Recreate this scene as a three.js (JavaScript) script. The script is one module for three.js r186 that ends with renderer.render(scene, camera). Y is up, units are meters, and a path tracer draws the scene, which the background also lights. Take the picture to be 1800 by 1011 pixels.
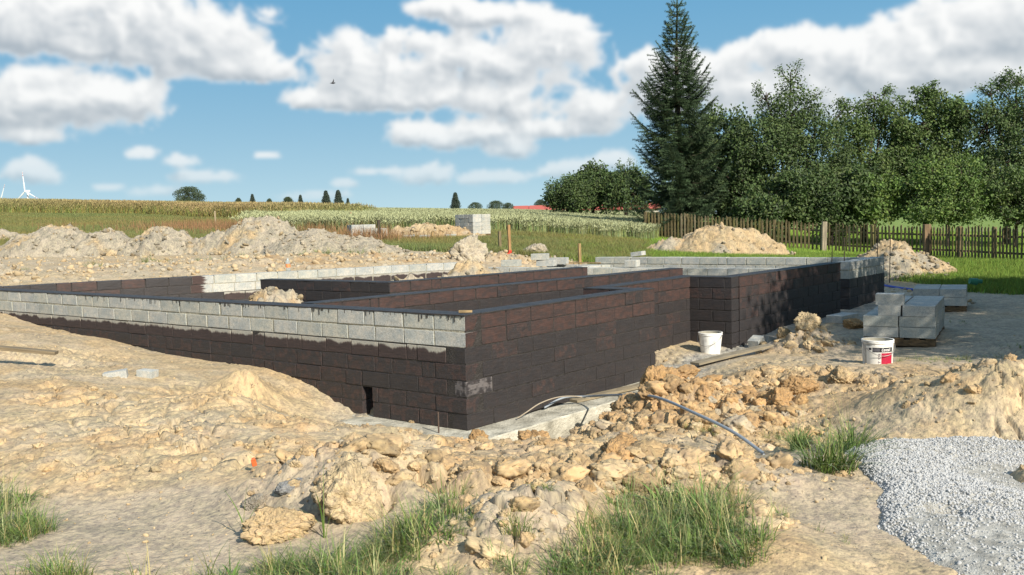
import * as THREE from 'three';
import { RoundedBoxGeometry } from 'three/addons/geometries/RoundedBoxGeometry.js';
import { mergeGeometries, mergeVertices } from 'three/addons/utils/BufferGeometryUtils.js';
import { ImprovedNoise } from 'three/addons/math/ImprovedNoise.js';

/* ---------------------------------------------------------------- camera, sun, sky, exposure */
const scene = new THREE.Scene();
const RAD = Math.PI / 180;
const camera = new THREE.PerspectiveCamera(33.87, 1800 / 1011, 0.1, 6000);
camera.position.set(0, 1.985, 0);
camera.rotation.set(-4.19 * RAD, 0, -1.46 * RAD, 'YXZ');
scene.add(camera);

const SUN = new THREE.Vector3(0.56, 0, 0.83).normalize().multiplyScalar(Math.cos(33 * RAD)).setY(Math.sin(33 * RAD));
const sun = new THREE.DirectionalLight(new THREE.Color(1, 0.93, 0.81), 5.0);
sun.name = 'sun';
sun.position.copy(SUN).multiplyScalar(60).add(new THREE.Vector3(2, 0, -14));
sun.target.position.set(2, 0, -14);
sun.castShadow = true;
Object.assign(sun.shadow.camera, { left: -45, right: 45, top: 45, bottom: -45, near: 1, far: 160 });
sun.shadow.mapSize.set(4096, 4096);
scene.add(sun, sun.target);

const renderer = new THREE.WebGLRenderer({ antialias: true });
renderer.setSize(1024, 575);
renderer.toneMapping = THREE.LinearToneMapping;
renderer.toneMappingExposure = 1.38;
renderer.shadowMap.enabled = true;

/* ---------------------------------------------------------------- helpers */
const RNG = (s) => () => { s = (s + 0x6d2b79f5) | 0; let t = Math.imul(s ^ (s >>> 15), 1 | s); t = (t + Math.imul(t ^ (t >>> 7), 61 | t)) ^ t; return ((t ^ (t >>> 14)) >>> 0) / 4294967296; };
const lerp = (a, b, t) => a + (b - a) * t, clamp = (x, a = 0, b = 1) => Math.min(b, Math.max(a, x));
const sstep = (a, b, x) => { const t = clamp((x - a) / (b - a)); return t * t * (3 - 2 * t); };
const perlin = new ImprovedNoise();
const n3 = (x, y, z) => perlin.noise(x, y, z);
const hash = (x, y, s) => { let h = Math.imul(x, 374761393) ^ Math.imul(y, 668265263) ^ Math.imul(s, 1274126177); h = Math.imul(h ^ (h >>> 13), 1103515245); h ^= h >>> 16; return (h >>> 0) / 4294967296; };
function vn(x, y, s = 0) {
  const ix = Math.floor(x), iy = Math.floor(y), fx = x - ix, fy = y - iy, u = fx * fx * (3 - 2 * fx), v = fy * fy * (3 - 2 * fy);
  return lerp(lerp(hash(ix, iy, s), hash(ix + 1, iy, s), u), lerp(hash(ix, iy + 1, s), hash(ix + 1, iy + 1, s), u), v);
}
function fbm(x, y, o = 4, s = 0) { let a = 0.5, t = 0, w = 0; for (let i = 0; i < o; i++) { t += a * vn(x, y, s + i); w += a; a *= 0.5; x = x * 2.03 + 13.7; y = y * 2.03 + 7.1; } return t / w; }

const taken = {};
const numbered = (n) => { taken[n] = (taken[n] ?? -1) + 1; return taken[n] ? n + '_' + String(taken[n]).padStart(3, '0') : n; };
function tag(o, label, category, group, kind) { if (label) o.userData.label = label; if (category) o.userData.category = category; if (group) o.userData.group = group; if (kind) o.userData.kind = kind; return o; }
function shadows(o) { o.castShadow = true; o.receiveShadow = true; return o; }
function thing(name, x, y, z, turn, label, category, group) {
  const o = new THREE.Group(); o.name = numbered(name); o.position.set(x, y, z); o.rotation.y = turn; scene.add(o);
  return tag(o, label, category, group);
}
function part(parent, name, geo, mat) { const m = shadows(new THREE.Mesh(geo, mat)); m.name = name; parent.add(m); return m; }
function solo(name, geo, mat, x, y, z, label, category, group) {
  const m = shadows(new THREE.Mesh(geo, mat)); m.name = numbered(name); m.position.set(x, y, z); scene.add(m); return tag(m, label, category, group);
}
function instanced(name, geo, mat, mats, cols) {
  const m = shadows(new THREE.InstancedMesh(geo, mat, mats.length)); m.name = name;
  mats.forEach((M, i) => { m.setMatrixAt(i, M); if (cols) m.setColorAt(i, cols[i]); });
  return m;
}
const col = (r, g, b) => new THREE.Color().setRGB(r, g, b);
const M4 = (x, y, z, ry, sx, sy = sx, sz = sx, rx = 0, rz = 0) => new THREE.Matrix4().compose(new THREE.Vector3(x, y, z), new THREE.Quaternion().setFromEuler(new THREE.Euler(rx, ry, rz, 'YXZ')), new THREE.Vector3(sx, sy, sz));
/* a tube through points with its own radius at each */
function limb(pts, radii, seg = 6, closed = true) {
  const pos = [], uv = [], idx = [], up = new THREE.Vector3(), a = new THREE.Vector3(), b = new THREE.Vector3(), d = new THREE.Vector3();
  let len = 0;
  pts.forEach((p, i) => {
    d.subVectors(pts[Math.min(i + 1, pts.length - 1)], pts[Math.max(i - 1, 0)]).normalize();
    up.set(0, 1, 0); if (Math.abs(d.y) > 0.9) up.set(1, 0, 0.2);
    a.crossVectors(d, up).normalize(); b.crossVectors(d, a).normalize();
    if (i) len += p.distanceTo(pts[i - 1]);
    for (let k = 0; k <= seg; k++) {
      const t = (k / seg) * Math.PI * 2, c = Math.cos(t) * radii[i], s = Math.sin(t) * radii[i];
      pos.push(p.x + a.x * c + b.x * s, p.y + a.y * c + b.y * s, p.z + a.z * c + b.z * s); uv.push(k / seg * 0.5, len);
    }
    if (i) for (let k = 0; k < seg; k++) { const o = (i - 1) * (seg + 1) + k; idx.push(o, o + seg + 1, o + 1, o + 1, o + seg + 1, o + seg + 2); }
  });
  if (closed) for (const e of [0, pts.length - 1]) {
    const o = e * (seg + 1), c = pos.length / 3; pos.push(pts[e].x, pts[e].y, pts[e].z); uv.push(0, 0);
    for (let k = 0; k < seg; k++) idx.push(c, o + k, o + k + 1);
  }
  const g = new THREE.BufferGeometry();
  g.setAttribute('position', new THREE.Float32BufferAttribute(pos, 3)); g.setAttribute('uv', new THREE.Float32BufferAttribute(uv, 2)); g.setIndex(idx); g.computeVertexNormals();
  return g;
}
const V = (x, y, z) => new THREE.Vector3(x, y, z);
const box = (w, h, d, x = 0, y = 0, z = 0, r = 0.004) => new RoundedBoxGeometry(w, h, d, 1, Math.min(r, w / 3, h / 3, d / 3)).translate(x, y, z);
const merge = (l) => mergeGeometries(l.map((g) => (g.index ? g.toNonIndexed() : g)));

/* ---------------------------------------------------------------- sky: air and cumulus computed for every direction */
function skyTexture() {
  const W = 2048, H = 1024, data = new Float32Array(W * H * 4);
  // azimuth and elevation of each puff in degrees, half width, half height
  const puffs = [
    [-26.1, 10.8, 4.9, 2.1], [-21.6, 10.8, 5.6, 2.6], [-17.7, 10.3, 4.9, 2.2], [-14, 9.1, 1.8, 1.1], [-16.2, 8.8, 3.6, 0.8],
    [-26.6, 6.7, 3.6, 2], [-23, 6.8, 3.9, 1.8], [-26.4, 5, 2.3, 0.5], [-24.9, 8.1, 2, 0.8],
    [-10.1, 9.8, 2.3, 1.3], [-8.5, 8.4, 3.3, 2.1], [-5.8, 8, 2.3, 1.7], [-11.7, 7.2, 1.5, 0.7], [-8.2, 7.2, 3, 1],
    [-1.4, 9.2, 3.4, 2], [2.7, 9.1, 3.9, 2.5], [4.1, 9.9, 2, 1.4], [5, 6.3, 2, 1.6], [-0.4, 6.8, 4.3, 1.4], [-4.5, 7.2, 1.3, 0.9],
    [-3, 12.4, 2.5, 0.7], [-0.9, 11.9, 3.1, 0.9], [-5.7, 10.4, 1.6, 0.9],
    [-3.9, 5, 3.9, 1], [0.2, 4.2, 1.7, 0.8], [3.1, 5.3, 3, 0.7], [-1.5, 5.4, 2.3, 0.9],
    [7.8, 8.3, 2.3, 1.4], [10.1, 7.5, 2.6, 2.1], [13.4, 8.3, 2.3, 1.2], [16.9, 8.9, 3, 1.3], [19.3, 8.4, 3, 1.6], [16.8, 6.8, 8.5, 2.1],
    [22, 8, 4.3, 1.9], [25.1, 8.9, 3.6, 2.2], [27.6, 9.4, 3.6, 2.4], [23.4, 7, 7.2, 1.4], [15, 13.6, 5, 0.6],
    [-26.5, 3.1, 1.5, 0.8], [-17.9, 2.8, 1.9, 0.5], [-20.1, 2, 1.5, 0.4], [-8.5, 3, 1, 0.3], [-5.1, 2.7, 1.8, 0.7], [-7, 3, 0.8, 0.3], [-21, 4.1, 0.9, 0.4], [-9.9, 2.3, 0.8, 0.3],
    [-18.9, 3.7, 1.3, 0.4], [-22.9, 2.3, 0.7, 0.2], [3.9, 2.8, 2, 0.6], [-11.4, 1.6, 2, 0.3], [-0.9, 2.4, 2, 0.5], [-14.2, 4, 0.8, 0.2], [6.2, 3.2, 1.3, 0.6]];
  const R = RNG(77);
  for (let i = 0; i < 150; i++) {           // the same kind of sky all round
    const az = 36 + R() * 288, el = 2 + 50 * R() ** 1.6, s = 0.25 + el / 14;
    if (R() < 0.85) for (let k = 0; k < 3; k++) puffs.push([az + (R() - 0.5) * 6 * s, el + (R() - 0.5) * s, (1.5 + 3 * R()) * s, (0.5 + 0.9 * R()) * s]);
  }
  const cell = new Map();                    // puffs by 6-degree column
  for (const p of puffs) for (let c = Math.floor((p[0] - p[2] * 1.7) / 6); c <= Math.floor((p[0] + p[2] * 1.7) / 6); c++) { const k = ((c % 60) + 60) % 60; if (!cell.has(k)) cell.set(k, []); cell.get(k).push(p); }
  let rise = 0;                              // how high in its puffs the last place asked for lies
  const dens = (az, el) => {
    const list = cell.get(((Math.floor(az / 6) % 60) + 60) % 60); if (!list) return -1;
    let sum = 0, up = 0;
    for (const p of list) {
      let dx = az - p[0]; dx -= 360 * Math.round(dx / 360);
      let dy = el - p[1]; const h = dy / p[3]; dy *= dy < 0 ? 1.4 : 1;
      const e = 1 - (dx * dx) / (p[2] * p[2]) - (dy * dy) / (p[3] * p[3]);
      if (e > -1.4) { const w = Math.exp(3 * e); sum += w; up += w * h; }
    }
    rise = sum > 0 ? up / sum : 0;
    return sum > 0 ? Math.log(sum) / 3 : -1;
  };
  const bill = (x, y, oct = 6) => {                   // billowy noise
    let t = 0, a = 0.5, w = 0;
    const wx = x + 0.5 * fbm(x * 1.3, y * 1.3, 2, 40), wy = y + 0.5 * fbm(x * 1.3 + 9, y * 1.3, 2, 41);
    let px = wx, py = wy;
    for (let i = 0; i < oct; i++) { t += a * (1 - Math.abs(2 * vn(px, py, 50 + i) - 1)); w += a; a *= 0.55; const qx = px * 1.64 + py * 1.23 + 5.2; py = py * 1.64 - px * 1.23 + 1.3; px = qx; }
    return t / w;
  };
  const cloudAt = (az, el, oct) => { const e = dens(az, el); if (e < -0.95) return e; const f = 0.4; const q = Math.exp(-Math.max(el, 0) / 3.2); return e + 0.06 + (bill(az * f, el * f * 1.12, oct) - 0.54) * 2.9 * (1 - 0.6 * q) + (bill(az * 1.3 + 40, el * 1.7, Math.min(oct ?? 5, 5)) - 0.52) * 3.4 * q; };
  for (let row = 0; row < H; row++) {
    const el = ((row + 0.5) / H - 0.5) * 180;
    for (let colm = 0; colm < W; colm++) {
      const round = ((colm + 0.5) / W - 0.5) * 2 * Math.PI, dx = Math.cos(round), dz = Math.sin(round);
      const az = Math.atan2(dx, -dz) / RAD;
      const i = (row * W + colm) * 4, t = Math.pow(clamp(el / 90), 0.5);
      const e2 = Math.max(el, 0), k = 1 - Math.exp(-e2 / 9), kk = 1 - Math.exp(-e2 / 40);
      let r = lerp(lerp(0.53, 0.085, k), 0.06, kk), g = lerp(lerp(0.73, 0.37, k), 0.21, kk), b = lerp(lerp(0.80, 0.64, k), 0.45, kk);
      if (el > 0.3) {
        const d = cloudAt(az, el), low = sstep(0.3, 2.2, el);
        if (d > -0.15) {
          const d2 = cloudAt(az + 0.4, el + 0.75, 4), d1 = cloudAt(az, el, 4), d3 = dens(az, el), h = rise;
          const a = 0.95 * sstep(-0.14, lerp(1.2, 0.62, sstep(2, 7, el)), d) * (0.2 + 0.8 * low) * (0.5 + 0.5 * sstep(1.5, 6, el));
          const thick = sstep(0.0, 0.9, d);
          const lit = clamp(0.5 + 0.34 * h - (d2 - d1) * 0.34 - 0.2 * (cloudAt(az + 0.16, el + 0.26) - d), 0, 1);
          const up = clamp(lerp(0.85, lit, thick), 0, 1);
          let cr = lerp(0.42, 1.0, up), cg = lerp(0.47, 0.99, up), cb = lerp(0.52, 0.97, up);
          const air = 0.5 * Math.exp(-el / 4.5);
          cr = lerp(cr, 0.52, air); cg = lerp(cg, 0.62, air); cb = lerp(cb, 0.66, air);
          r = lerp(r, cr, a); g = lerp(g, cg, a); b = lerp(b, cb, a);
        }
      }
      if (el < 0) { const q = sstep(0, -6, el); r = lerp(r, 0.2, q); g = lerp(g, 0.19, q); b = lerp(b, 0.15, q); }
      data[i] = r * SKY; data[i + 1] = g * SKY; data[i + 2] = b * SKY; data[i + 3] = 1;
    }
  }
  const tex = new THREE.DataTexture(data, W, H, THREE.RGBAFormat, THREE.FloatType);
  tex.mapping = THREE.EquirectangularReflectionMapping; tex.magFilter = THREE.LinearFilter; tex.minFilter = THREE.LinearFilter; tex.needsUpdate = true;
  return tex;
}
const SKY = 0.755;
scene.background = skyTexture();
scene.environment = scene.background;

/* ---------------------------------------------------------------- textures */
function canvasTex(w, h, draw, srgb = true, repeat = true) {
  const c = document.createElement('canvas'); c.width = w; c.height = h; draw(c.getContext('2d'), w, h);
  const t = new THREE.CanvasTexture(c); if (srgb) t.colorSpace = THREE.SRGBColorSpace;
  if (repeat) t.wrapS = t.wrapT = THREE.RepeatWrapping; return t;
}
function noiseTex(n, f, srgb = true) {        // f(u, v) gives [r, g, b] in 0..255
  return canvasTex(n[0], n[1], (g, w, h) => {
    const im = g.createImageData(w, h);
    for (let y = 0; y < h; y++) for (let x = 0; x < w; x++) { const c = f(x, y), i = (y * w + x) * 4; im.data[i] = c[0]; im.data[i + 1] = c[1]; im.data[i + 2] = c[2]; im.data[i + 3] = 255; }
    g.putImageData(im, 0, 0);
  }, srgb);
}
// noise that wraps after p cells
function wn(x, y, p, s) {
  const ix = Math.floor(x), iy = Math.floor(y), fx = x - ix, fy = y - iy, u = fx * fx * (3 - 2 * fx), v = fy * fy * (3 - 2 * fy), m = (a) => ((a % p) + p) % p;
  return lerp(lerp(hash(m(ix), m(iy), s), hash(m(ix + 1), m(iy), s), u), lerp(hash(m(ix), m(iy + 1), s), hash(m(ix + 1), m(iy + 1), s), u), v);
}
function wfbm(u, v, p, o, s) { let a = 0.5, t = 0, w = 0; for (let i = 0; i < o; i++) { t += a * wn(u * p, v * p, p, s + i); w += a; a *= 0.6; p *= 2; } return t / w; }
// crumbs that wrap after p cells
function wdome(u, v, p, s) {
  const x = u * p, y = v * p, ix = Math.floor(x), iy = Math.floor(y), m = (a) => ((a % p) + p) % p; let best = 0;
  for (let a = -1; a <= 1; a++) for (let b = -1; b <= 1; b++) { const cx = m(ix + a), cy = m(iy + b), r = 0.25 + 0.5 * hash(cx, cy, s + 2), d = Math.hypot(x - ix - a - hash(cx, cy, s), y - iy - b - hash(cx, cy, s + 1)) / r; if (d < 1 && hash(cx, cy, s + 3) < 0.8) best = Math.max(best, r * Math.sqrt(1 - d * d)); }
  return best;
}
const soilTone = noiseTex([512, 512], (x, y) => {
  const u = x / 512, v = y / 512, a = wfbm(u, v, 6, 6, 3), b = wfbm(u, v, 40, 3, 21), c = wn(u * 128, v * 128, 128, 31);
  let t = 230 + (a - 0.5) * 80 + (b - 0.5) * 110 + (c > 0.88 ? 24 : c < 0.1 ? -75 : 0) + (hash(x, y, 77) - 0.5) * 26;
  return [t + (a - 0.5) * 10, t, t - (b - 0.5) * 26];
});
const soilBump = noiseTex([512, 512], (x, y) => {
  const u = x / 512, v = y / 512; let t = 0.3 * wfbm(u, v, 10, 5, 9) + 0.42 * wdome(u, v, 34, 44) + 0.3 * wdome(u, v, 78, 45) + 0.1 * wn(u * 200, v * 200, 200, 47);
  t = t * 255; return [t, t, t];
}, false);
const soilMat = new THREE.MeshStandardMaterial({ vertexColors: true, map: soilTone, bumpMap: soilBump, bumpScale: 0.008, roughness: 0.95 });
const clayMat = (r, g, b) => new THREE.MeshStandardMaterial({ color: col(r, g, b), map: soilTone, bumpMap: soilBump, bumpScale: 0.01, roughness: 0.95 });

/* ---------------------------------------------------------------- the lie of the land */
const CO = [-0.452, -8.77];                                   // the near corner of the foundation
const UX = 0.631, UZ = -0.776, VX = -0.797, VZ = -0.604;      // along its right-hand and its left-hand wall
const house = (x, z) => { const dx = x - CO[0], dz = z - CO[1], D = UX * VZ - UZ * VX; return [(dx * VZ - dz * VX) / D, (dz * UX - dx * UZ) / D]; };
const fromHouse = (u, v) => [CO[0] + UX * u + VX * v, CO[1] + UZ * u + VZ * v];
const knots = [];
const K = (h, ...p) => { for (let i = 0; i < p.length; i += 2) knots.push([p[i], p[i + 1], h]); };
const KU = (h, ...p) => { for (let i = 0; i < p.length; i += 2) { const [x, z] = fromHouse(p[i], p[i + 1]); knots.push([x, z, h]); } };
K(0.40, -2.4, -4.3, -0.03, -3.9, 2.2, -3.7, 0, -1.5, -5, -2, 4.5, -2.5);
K(0.36, -2.2, -5.3, -1.5, -5.0, -3.4, -5.6);
K(0.47, -2.1, -6.3, -3.1, -6.5, -1.2, -5.7, -2.94, -7.2);
K(0.58, -2.5, -8.0, -4.2, -8.2, -5.6, -8.2);
KU(0.48, -1.0, 4.6); KU(0.40, -0.5, 3.0, -1.1, 2.6); KU(0.33, -0.5, 2.4); KU(0.25, -0.2, 2.2); KU(0.60, -0.5, 6.2); KU(0.68, -2, 5.4); KU(0.85, -0.4, 9.5, -2.5, 8.5); KU(0.40, -0.1, 4.3);
KU(0.04, -0.6, 1.5); KU(-0.03, -0.1, 1.3); KU(-0.02, -0.35, 0.9); KU(-0.16, -0.45, 0.1); KU(-0.12, -0.36, -0.36, -0.6, -0.3); KU(0.2, -1.4, 0.2); KU(0.36, -1.7, 1.4);
KU(-0.16, 0.4, -0.6, 1.2, -0.7); KU(-0.1, 2.2, -0.75); KU(0.0, 3.2, -0.7); KU(0.09, 4.5, -0.4, 5.2, -0.5); KU(0.13, 6.2, -0.5); KU(0.1, 4.0, 0.3); KU(0.12, 5.2, 0.3); KU(0.22, 9.0, -0.6); KU(0.3, 11.8, -0.5, 10.5, -1);
KU(0.12, -0.9, -0.9); KU(0.05, 0, -1.3);
K(0.42, 1.55, -8.65); K(0.26, 1.05, -8.3, 1.6, -9.25); K(0.26, 2.0, -8.0, 0.9, -7.3); K(0.16, 2.1, -9.3, 2.75, -9.0); K(0.22, 2.4, -10.2, 2.35, -7.3);
K(0.30, 3.1, -10.3, 3.9, -10.1, 4.3, -10.0, 4.4, -9.2); K(0.2, 3.3, -11.4, 4.1, -10.9); K(0.3, 6.4, -10.6, 6.0, -11.0, 5.2, -13.7, 7, -12.5, 6.3, -9.5);
K(0.3, 0.6, -6.6, 1.7, -6.4, 0.3, -7.0); K(0.42, 1.9, -5.4, 1.3, -4.9, 2.3, -6.3); K(0.30, 3.2, -5.2, 3.2, -6.2); K(0.36, 3.0, -7.4, 2.8, -8.2); K(0.40, 3.6, -8.2);
K(0.42, -0.5, -5.4, 0.5, -5.4, 0.9, -5.6); K(0.36, 0, -6.2, -0.8, -6.6); K(0.4, -0.9, -7.2);
K(0.38, 8.5, -19.5, 9, -17.8); K(0.48, 8, -21.5, 10, -21, 12, -16); K(0.7, 5, -24.5, 3, -24.5); K(1.02, 0, -23.8, -1.5, -22.7);
K(0.8, 2.2, -22.4); K(0.95, 0.4, -22.0);
K(1.02, -2.4, -20.2, -4.4, -18.8, -6.3, -17.6, -8.4, -16.4, -10.5, -15.2); K(1.12, -3.6, -21.6, -6, -20, -9, -19, -12, -17); K(0.95, -11, -13, -13, -11); K(1.25, -8, -23, -4.5, -24);
KU(0.3, 1, 1.2, 3.5, 3.2, 6, 1.4, 6, 6, 2, 8, 9, 3, 1, 6); KU(0.3, 11, 1, 9, 5);
K(0.4, 8, 4, -8, 4, 0, 5);
const solveSpline = () => {
  const n = knots.length, N = n + 3, A = [], phi = (r2) => (r2 < 1e-9 ? 0 : 0.5 * r2 * Math.log(r2));
  for (let i = 0; i < N; i++) A.push(new Float64Array(N + 1));
  for (let i = 0; i < n; i++) {
    for (let j = 0; j < n; j++) A[i][j] = phi((knots[i][0] - knots[j][0]) ** 2 + (knots[i][1] - knots[j][1]) ** 2);
    A[i][i] += 0.06; A[i][n] = A[n][i] = 1; A[i][n + 1] = A[n + 1][i] = knots[i][0]; A[i][n + 2] = A[n + 2][i] = knots[i][1]; A[i][N] = knots[i][2];
  }
  for (let c = 0; c < N; c++) {
    let p = c; for (let r = c + 1; r < N; r++) if (Math.abs(A[r][c]) > Math.abs(A[p][c])) p = r;
    [A[c], A[p]] = [A[p], A[c]];
    for (let r = c + 1; r < N; r++) { const f = A[r][c] / A[c][c]; if (f) for (let k = c; k <= N; k++) A[r][k] -= f * A[c][k]; }
  }
  const w = new Float64Array(N);
  for (let r = N - 1; r >= 0; r--) { let s = A[r][N]; for (let k = r + 1; k < N; k++) s -= A[r][k] * w[k]; w[r] = s / A[r][r]; }
  return w;
};
const W8 = solveSpline();
function nearGround(x, z) {
  const n = knots.length; let h = W8[n] + W8[n + 1] * x + W8[n + 2] * z;
  for (let i = 0; i < n; i++) { const dx = x - knots[i][0], dz = z - knots[i][1], r2 = dx * dx + dz * dz; if (r2 > 1e-9) h += W8[i] * 0.5 * r2 * Math.log(r2); }
  return h;
}
// the fields: height at 24, 38 and 118 metres for each bearing
const FIELD = [[-34, 1.25, 1.95, 5.1], [-28.5, 1.15, 1.8, 4.5], [-13.5, 1.15, 1.68, 3.5], [0, 1.08, 1.48, 2.55], [6.8, 0.95, 1.02, 1.75], [18, 0.5, 0.28, 0.6], [28.5, 0.35, 0.0, 0.0], [50, 0.4, 0.1, 0]];
function farGround(x, z) {
  const az = clamp(Math.atan2(x, -z) / RAD, -34, 50), d = Math.hypot(x, z);
  let i = 0; while (i < FIELD.length - 2 && az > FIELD[i + 1][0]) i++;
  const t = clamp((az - FIELD[i][0]) / (FIELD[i + 1][0] - FIELD[i][0])), A = FIELD[i], B = FIELD[i + 1];
  const h = [1, 2, 3].map((k) => lerp(A[k], B[k], t));
  if (d < 38) return lerp(h[0], h[1], (d - 24) / 14);
  if (d < 118) return lerp(h[1], h[2], (d - 38) / 80);
  return h[2] - Math.min(d - 118, 900) * 0.006;
}
// clods: domes scattered one to a cell
function clods(x, z, cell, s, keep = 0.75) {
  const px = x / cell, pz = z / cell, ix = Math.floor(px), iz = Math.floor(pz); let best = 0;
  for (let a = -1; a <= 1; a++) for (let b = -1; b <= 1; b++) {
    const cx = ix + a, cz = iz + b; if (hash(cx, cz, s + 3) > keep) continue;
    const r = 0.32 + 0.42 * hash(cx, cz, s + 2), dx = px - cx - hash(cx, cz, s), dz = pz - cz - hash(cx, cz, s + 1), th = hash(cx, cz, s + 4) * 6.28;
    const ex = dx * Math.cos(th) + dz * Math.sin(th), ez = (dz * Math.cos(th) - dx * Math.sin(th)) * 1.35;
    const ax = Math.abs(ex), az = Math.abs(ez), d = Math.max(ax, az * 0.95, 0.74 * (ax + az), 0.98 * Math.hypot(ex, ez)) / r;   // a lump with broken sides
    if (d < 1) { const t = hash(cx, cz, s + 5), h = r * Math.min(0.62 + 0.12 * t, 1.7 * (1 - d)) * (0.65 + 0.5 * t) + (1 - d) * 0.9 * (ex * (t - 0.5) + ez * (hash(cx, cz, s + 6) - 0.5)); if (h > best) best = h; }
  }
  return best * cell;
}
// where the clay was turned over: x, z, half lengths, turn, strength
const CHURN = [[1.5, -8.1, 1.15, 0.95, 0.4, 1], [2.4, -9.6, 1.1, 0.55, -0.5, 0.9], [0.2, -5.55, 1.7, 0.55, 0.1, 1], [-0.2, -7.2, 0.9, 0.6, 0, 0.5], [-1.1, -5.6, 0.7, 0.6, 0, 0.6], [2.1, -7.3, 0.6, 0.5, 0, 0.7], [3.5, -9.4, 0.8, 0.4, 0.3, 0.55],
  [3.9, -12.6, 0.8, 0.5, 0.3, 0.9], [-1.6, -7.4, 0.8, 0.7, 0, 0.6], [-2.6, -6.5, 2.4, 0.8, 0.12, 0.4], [-2.9, -8.2, 1.8, 0.8, 0, 0.32], [-0.1, -4.5, 0.5, 0.5, 0, 0.5], [1.1, -4.7, 0.35, 0.5, 0, 0.5], [3.5, -7.3, 0.7, 0.7, 0, 0.4],
  [-6, -20, 6, 1.7, -0.35, 0.75], [-10, -17.5, 4, 1.6, -0.4, 0.6], [0, -23, 3, 1.1, 0.1, 1], [2.5, -24, 1.6, 0.7, 0, 0.8], [-0.8, -32.8, 3.4, 0.9, 0, 0.7], [6, -20, 3, 2, 0, 0.3], [7.5, -17, 3, 4, 0, 0.2]];
const lobe = (x, z, l) => { const c = Math.cos(l[4]), s = Math.sin(l[4]), dx = x - l[0], dz = z - l[1], a = (dx * c + dz * s) / l[2], b = (dz * c - dx * s) / l[3]; return Math.exp(-(a * a + b * b)); };
const churn = (x, z) => { let m = 0; for (const l of CHURN) m = Math.max(m, l[5] * sstep(0.18, 0.75, lobe(x, z, l))); return m; };
// single rises and hollows: x, z, half lengths, turn, height
const BUMPS = [[3.78, -7.05, 0.72, 0.52, 0.2, 0.44], [3.1, -7.5, 0.35, 0.3, 0, 0.1], [1.35, -8.75, 0.38, 0.3, 0.5, 0.02], [0.15, -5.35, 1.3, 0.22, 0.12, 0.13], [-0.05, -4.55, 0.36, 0.36, 0, 0.22], [0.25, -4.85, 0.22, 0.2, 0, 0.12],
  [-2.72, -9.5, 0.25, 0.2, 0, 0.24], [-0.95, -5.45, 0.42, 0.4, 0, 0.16], [4.0, -12.75, 0.45, 0.36, 0, 0.25], [1.05, -5.6, 0.4, 0.25, 0, 0.12], [-3.3, -8.3, 0.8, 0.3, 0.3, 0.05], [1.2, -4.2, 0.3, 0.4, 0, 0.08], [2.15, -7.0, 0.4, 0.3, 0, -0.12], [0.0, -22.6, 1.4, 0.5, 0, -0.35],
  [2.2, -23.2, 1.2, 0.4, 0, -0.2], [4.9, -14, 0.45, 0.35, 0, 0.08], [-5.2, -10.35, 0.5, 0.16, 0.2, -0.22], [5.6, -12.5, 1.8, 0.3, 0.6, 0.05], [-2.2, -6.35, 0.035, 0.16, 0.5, -0.14], [-1.75, -6.0, 0.03, 0.12, 0.2, -0.1], [-1.35, -5.75, 0.04, 0.1, -0.3, -0.1], [-2.0, -7.6, 0.25, 0.03, 0.2, -0.07], [-0.55, -5.3, 0.12, 0.05, 0.6, -0.2], [-0.75, -5.05, 0.05, 0.1, 0.4, -0.16], [0.35, -5.7, 0.06, 0.14, 0.2, -0.12], [-2.9, -6.2, 0.05, 0.1, 0, -0.06], [1.75, -8.1, 0.06, 0.3, 0.5, -0.14], [2.6, -8.9, 0.25, 0.08, -0.2, -0.16], [3.3, -9.0, 0.35, 0.09, 0.1, -0.12], [1.0, -7.7, 0.3, 0.08, 0.2, -0.1], [-3.6, -21.4, 5, 1.2, -0.5, 0.12]];
function baseGround(x, z) {
  const d = Math.hypot(x, z); let h;
  if (d < 24.5) h = nearGround(x, z); else if (d > 31) h = farGround(x, z); else h = lerp(nearGround(x, z), farGround(x, z), sstep(24.5, 31, d));
  for (const l of BUMPS) h += l[5] * lobe(x, z, l);
  return h;
}
const inHouse = (x, z, m = 0) => { const [u, v] = house(x, z); return u > 0.12 - m && v > 0.12 - m && u < 10.8 + m && v < 10.2 - 0.27 * u + m && !(u > 3.5 && u < 5.5 && v < 0.7); };
const bareSoil = (x, z) => {                  // 1 on soil, 0 on grassland
  const d = Math.hypot(x, z), az = Math.atan2(x, -z) / RAD, w = 1.6 * (fbm(x * 0.5, z * 0.5, 3, 5) - 0.5);
  const edge = az < -8 ? lerp(28.2, 26.8, clamp((az + 28) / 20)) : az < 2 ? lerp(26.8, 23.8, (az + 8) / 10) : az < 20 ? lerp(24.2, 22.8, (az - 2) / 18) : lerp(22.8, 19.5, clamp((az - 20) / 8));
  let m = sstep(0.7, -0.7, d - edge - w * 1.2);
  m = Math.max(m, sstep(0.2, 0.55, lobe(x, z, [-1.2, -32.6, 4.2, 1.0, -0.02]) + w * 0.2));
  m = Math.max(m, sstep(0.3, 0.6, lobe(x, z, [-17.5, -30, 2.6, 1.1, 0]) + w * 0.2));
  return m;
};
const worn = (x, z) => Math.max(lobe(x, z, [-2.1, -4.9, 2.2, 0.75, 0.02]), lobe(x, z, [1.75, -5.3, 0.7, 1.6, -0.25]), 0.8 * lobe(x, z, [0, -3.4, 5, 0.7, 0]), 0.9 * lobe(x, z, [6, -12.5, 2.6, 3.5, 0.3]), 0.9 * lobe(x, z, [7, -17, 4, 3.5, 0]), 0.8 * lobe(x, z, [3.4, -10.4, 1.4, 0.35, 0.1]));
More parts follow.
